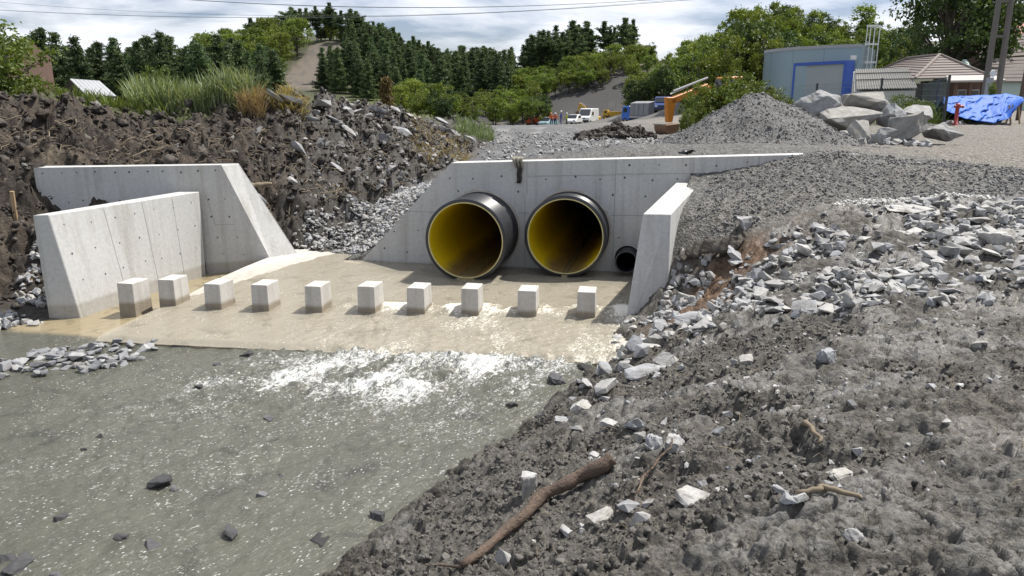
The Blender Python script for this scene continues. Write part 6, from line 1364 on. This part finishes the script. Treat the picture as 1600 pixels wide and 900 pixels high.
def digger(name, loc, rz, mat, label, reach, sc_=1.0, cab=True):
    """tracked excavator; reach = list of (x, z) joints: boom foot, knee, stick tip"""
    root = empty(name, loc, rz); root.scale = (sc_,) * 3; tag(root, label, 'excavator')
    for s_ in (-1, 1):
        extr([(-1.25, .05), (1.25, .05), (1.45, .3), (1.25, .58), (-1.25, .58), (-1.45, .3)], .42, 'track', M_TYRE, root, .05, s_ * .85)
        for xx in (-.9, -.3, .3, .9):
            b = MB(); b.lathe([(.001, -.02), (.15, -.02), (.15, .02), (.001, .02)], Matrix.Translation((xx, s_ * 1.08, .28)) @ Matrix.Rotation(R(90), 4, 'X'), 12); b.build('track_roller', M_GREY, root)
    extr([(-1.7, .68), (1.0, .68), (1.0, 1.0), (.2, 1.5), (-1.6, 1.5), (-1.75, 1.3)], 1.9, 'upper_body', mat, root, .06)
    extr([(-.25, .9), (.95, .9), (1.0, 1.5), (.75, 2.35), (-.3, 2.4)], .85, 'cab', mat, root, .05, .5); cb = root.children[-1]
    panel('cab_window', M_GLASS, cb, (.30, .935, 1.85), (.85, .02, .75)); panel('cab_window', M_GLASS, cb, (.90, .5, 1.9), (.03, .7, .75), M=Matrix.Rotation(R(-16), 3, 'Y'))
    P = [V3((u, -.15, v)) for u, v in reach]
    def beam(a, c, w0, w1, nm, m_):
        d = (c - a); n = V3((-d.z, 0, d.x)).normalized(); b = MB(); b.hexa([a - n * w0 / 2 + V3((0, -.13, 0)), c - n * w1 / 2 + V3((0, -.13, 0)), c - n * w1 / 2 + V3((0, .13, 0)), a - n * w0 / 2 + V3((0, .13, 0))], [a + n * w0 / 2 + V3((0, -.13, 0)), c + n * w1 / 2 + V3((0, -.13, 0)), c + n * w1 / 2 + V3((0, .13, 0)), a + n * w0 / 2 + V3((0, .13, 0))]); return b.build(nm, m_, root, bevel=.03)
    beam(P[0], P[1], .34, .36, 'boom', mat); beam(P[1], P[2], .36, .30, 'boom_end', mat); st = beam(P[2] + (P[2] - P[3]) * .18, P[3], .62, .30, 'stick', mat)
    b = MB(); b.tube([P[1] + V3((0, 0, .45)), P[2].lerp(P[1], .08) + V3((0, 0, .42))], .06, 8); b.build('cylinder', M_GREY, root); b = MB(); b.tube([P[2] + V3((0, 0, .34)), P[2].lerp(P[1], .5) + V3((0, 0, .40))], .035, 8); b.build('piston_rod', M_WHITE, root)
    t = P[3]; up = (P[2] - P[3]).normalized(); prof = []
    for g in np.linspace(-.3, 3.3, 12): prof.append((t.x + .12 - .48 * math.cos(g) * .9, t.z - .20 - .52 * math.sin(g) * .9))
    b = MB(); b.prism(prof, lambda u, v: V3((u, -.62, v)), lambda u, v: V3((u, .32, v))); bk = b.build('bucket', M_RUSTY, root, bevel=.02)
    for k in range(5): panel('bucket_tooth', M_GREY, bk, (t.x + .58, -.55 + k * .2, t.z - .10), (.14, .06, .05))
    return root
# orange excavator: body behind the bushes, stick and bucket in view
EY = 29.5; ex = X_(1132, EY + 1.2); ez = G_(ex, EY + 1.2)
kn = at(1050, 158, EY); tp = at(1046, 191, EY); mid = at(1080, 146, EY + .6)
ux = -math.hypot(kn[0] - ex, kn[1] - EY - 1.2)
dgr = digger('excavator', (ex, EY + 1.2, ez), math.atan2(kn[1] - EY - 1.2, kn[0] - ex), M_ORANGE, 'orange excavator with its arm lowered behind the gravel heap', [(.6, 1.2), (1.1, (mid[2] - ez + .25) / .78), (-ux / .78, (kn[2] - ez) / .78), (-ux / .78 + .02, (tp[2] - ez) / .78)], .78)
x = X_(925, 121); digger('excavator', (x, 121, G_(x, 121)), R(150), M_YELLOW, 'far yellow excavator with a raised arm behind the white van', [(.6, 1.2), (1.6, 3.2), (2.8, 3.9), (3.2, 2.6)], .75)
def dumper(px, Y, rz, mat, label):
    x = X_(px, Y); root = empty('dumper', (x, Y, G_(x, Y)), rz); tag(root, label, 'dumper'); root.scale = (.62,) * 3; panel('chassis', M_DARK, root, (0, 0, .75), (4.6, 1.1, .35))
    b = MB(); b.hexa([(-2.2, -.9, .95), (.7, -.9, .95), (.7, .9, .95), (-2.2, .9, .95)], [(-2.6, -1.15, 2.1), (1.0, -1.15, 2.1), (1.0, 1.15, 2.1), (-2.6, 1.15, 2.1)]); b.build('skip', mat, root, bevel=.04)
    extr([(1.1, .9), (2.5, .9), (2.5, 1.6), (2.2, 2.5), (1.15, 2.55)], 1.7, 'cab', mat, root, .05); c = root.children[-1]; panel('cab_window', M_GLASS, c, (2.38, 0, 2.0), (.05, 1.4, .7), M=Matrix.Rotation(R(-18), 3, 'Y')); panel('cab_window', M_GLASS, c, (1.7, .86, 2.0), (.7, .03, .6)); panel('cab_window', M_GLASS, c, (1.7, -.86, 2.0), (.7, .03, .6))
    for s_ in (-1, 1):
        for xx in (1.7, -1.5): wheel(root, (xx, s_ * 1.0, .6), .6, .4, mat)
dumper(958, 119, R(160), M_YELLOW, 'yellow dumper on the far site road left of the lorry'); M_REDO = simple('red_orange_paint', (0.5, .10, .03), (.42, .08, .03), .5)
dumper(838, 117, R(200), M_REDO, 'red-orange dumper at the far left of the machines'); dumper(850, 122, R(170), M_REDO, 'second red-orange dumper further back among the machines')
# workers
def person(px, Y, rz, top, legs, label, bend=0.0, helmet=(0.7, .7, .68), h=1.76, lift=0.0):
    x = X_(px, Y); z0 = G_(x, Y) + lift; me = bpy.data.meshes.new('person'); k = h / 1.76; bnd = lambda z: -bend * max(0, z - .95)
    J = {'hip': (0, 0, .95), 'waist': (0, 0, 1.12), 'chest': (0, 0, 1.38), 'neck': (0, 0, 1.50), 'head': (0.02, 0, 1.60), 'crown': (0.01, 0, 1.72), 'sl': (0, .19, 1.42), 'el': (.04, .25, 1.15), 'hl': (.16, .23, .93), 'fl': (.22, .22, .85), 'sr': (0, -.19, 1.42), 'er': (.0, -.26, 1.14), 'hr': (.10, -.24, .90), 'fr': (.14, -.23, .82),
         'tl': (0, .10, .90), 'kl': (.05, .12, .50), 'al': (0, .12, .09), 'ol': (.16, .13, .04), 'tr': (0, -.10, .90), 'kr': (.03, -.12, .50), 'ar': (-.05, -.13, .09), 'or': (.11, -.14, .04)}
    RD = {'hip': .145, 'waist': .135, 'chest': .155, 'neck': .06, 'head': .095, 'crown': .075, 'sl': .075, 'el': .05, 'hl': .038, 'fl': .03, 'sr': .075, 'er': .05, 'hr': .038, 'fr': .03, 'tl': .095, 'kl': .065, 'al': .045, 'ol': .04, 'tr': .095, 'kr': .065, 'ar': .045, 'or': .04}
    E_ = [('hip', 'waist'), ('waist', 'chest'), ('chest', 'neck'), ('neck', 'head'), ('head', 'crown'), ('chest', 'sl'), ('sl', 'el'), ('el', 'hl'), ('hl', 'fl'), ('chest', 'sr'), ('sr', 'er'), ('er', 'hr'), ('hr', 'fr'), ('hip', 'tl'), ('tl', 'kl'), ('kl', 'al'), ('al', 'ol'), ('hip', 'tr'), ('tr', 'kr'), ('kr', 'ar'), ('ar', 'or')]
    nm = list(J); me.from_pydata([((a - bnd(c)) * k, b * k, c * k) for a, b, c in J.values()], [(nm.index(a), nm.index(b)) for a, b in E_], []); o = bpy.data.objects.new('person', me); C.objects.link(o)
    m1 = o.modifiers.new('skin', 'SKIN'); 
    for v, n in zip(me.skin_vertices[0].data, nm): v.radius = (RD[n] * k, RD[n] * k); v.use_root = (n == 'hip')
    m2 = o.modifiers.new('sub', 'SUBSURF'); m2.levels = m2.render_levels = 1
    dg = bpy.context.evaluated_depsgraph_get(); new = bpy.data.meshes.new_from_object(o.evaluated_get(dg)); o.modifiers.clear(); o.data = new
    cols = [simple('cloth_top_' + str(px), top, None, .9), simple('cloth_legs_' + str(px), legs, None, .9), MATS.get('skin') or simple('skin', (0.45, .28, .2), None, .6), MATS.get('boot') or M_TYRE]
    for c in cols: new.materials.append(c)
    for p in new.polygons:
        z = p.center.z / k; y = abs(p.center.y) / k
        p.material_index = 3 if z < .10 else (2 if (z > 1.47 and y < .15) or (z < .95 and y > .20 and z > .78) else (1 if z < .98 else 0)); p.use_smooth = True
    o.location = (x, Y, z0); o.rotation_euler = (0, 0, rz); tag(o, label, 'person', 'workers on the far road')
    b = MB(); b.lathe([(.13 * k, 1.63 * k), (.125 * k, 1.68 * k), (.10 * k, 1.75 * k), (.05 * k, 1.79 * k), (.001, 1.80 * k)], Matrix.Translation((-bnd(1.6) * k, 0, 0)), 14); b.build('helmet', simple('helmet_%d' % px, helmet, None, .4), o, True)
person(862, 101, R(250), (0.62, .14, .03), (0.02, .03, .10), 'worker in an orange vest bending forward on the far road', .35, (.6, .2, .1)); person(877, 100, R(180), (0.05, .07, .28), (0.04, .06, .25), 'worker in blue overalls standing beside the orange vest', 0, (.75, .75, .75), 1.85, .15); person(886, 104, R(200), (0.45, .50, .06), (0.12, .14, .05), 'worker in a yellow-green vest right of the blue overalls'); person(868, 102, R(270), (0.55, .10, .05), (0.02, .025, .08), 'second worker in an orange-red vest beside the bending one', .1)
Y = 29.8; x = X_(1546, Y); tree('bush0', x, Y, .55, 'bush', 'small yellow-green bush peeping over the tarpaulin', 'bush', None, .7, at(1546, 152, Y)[2])
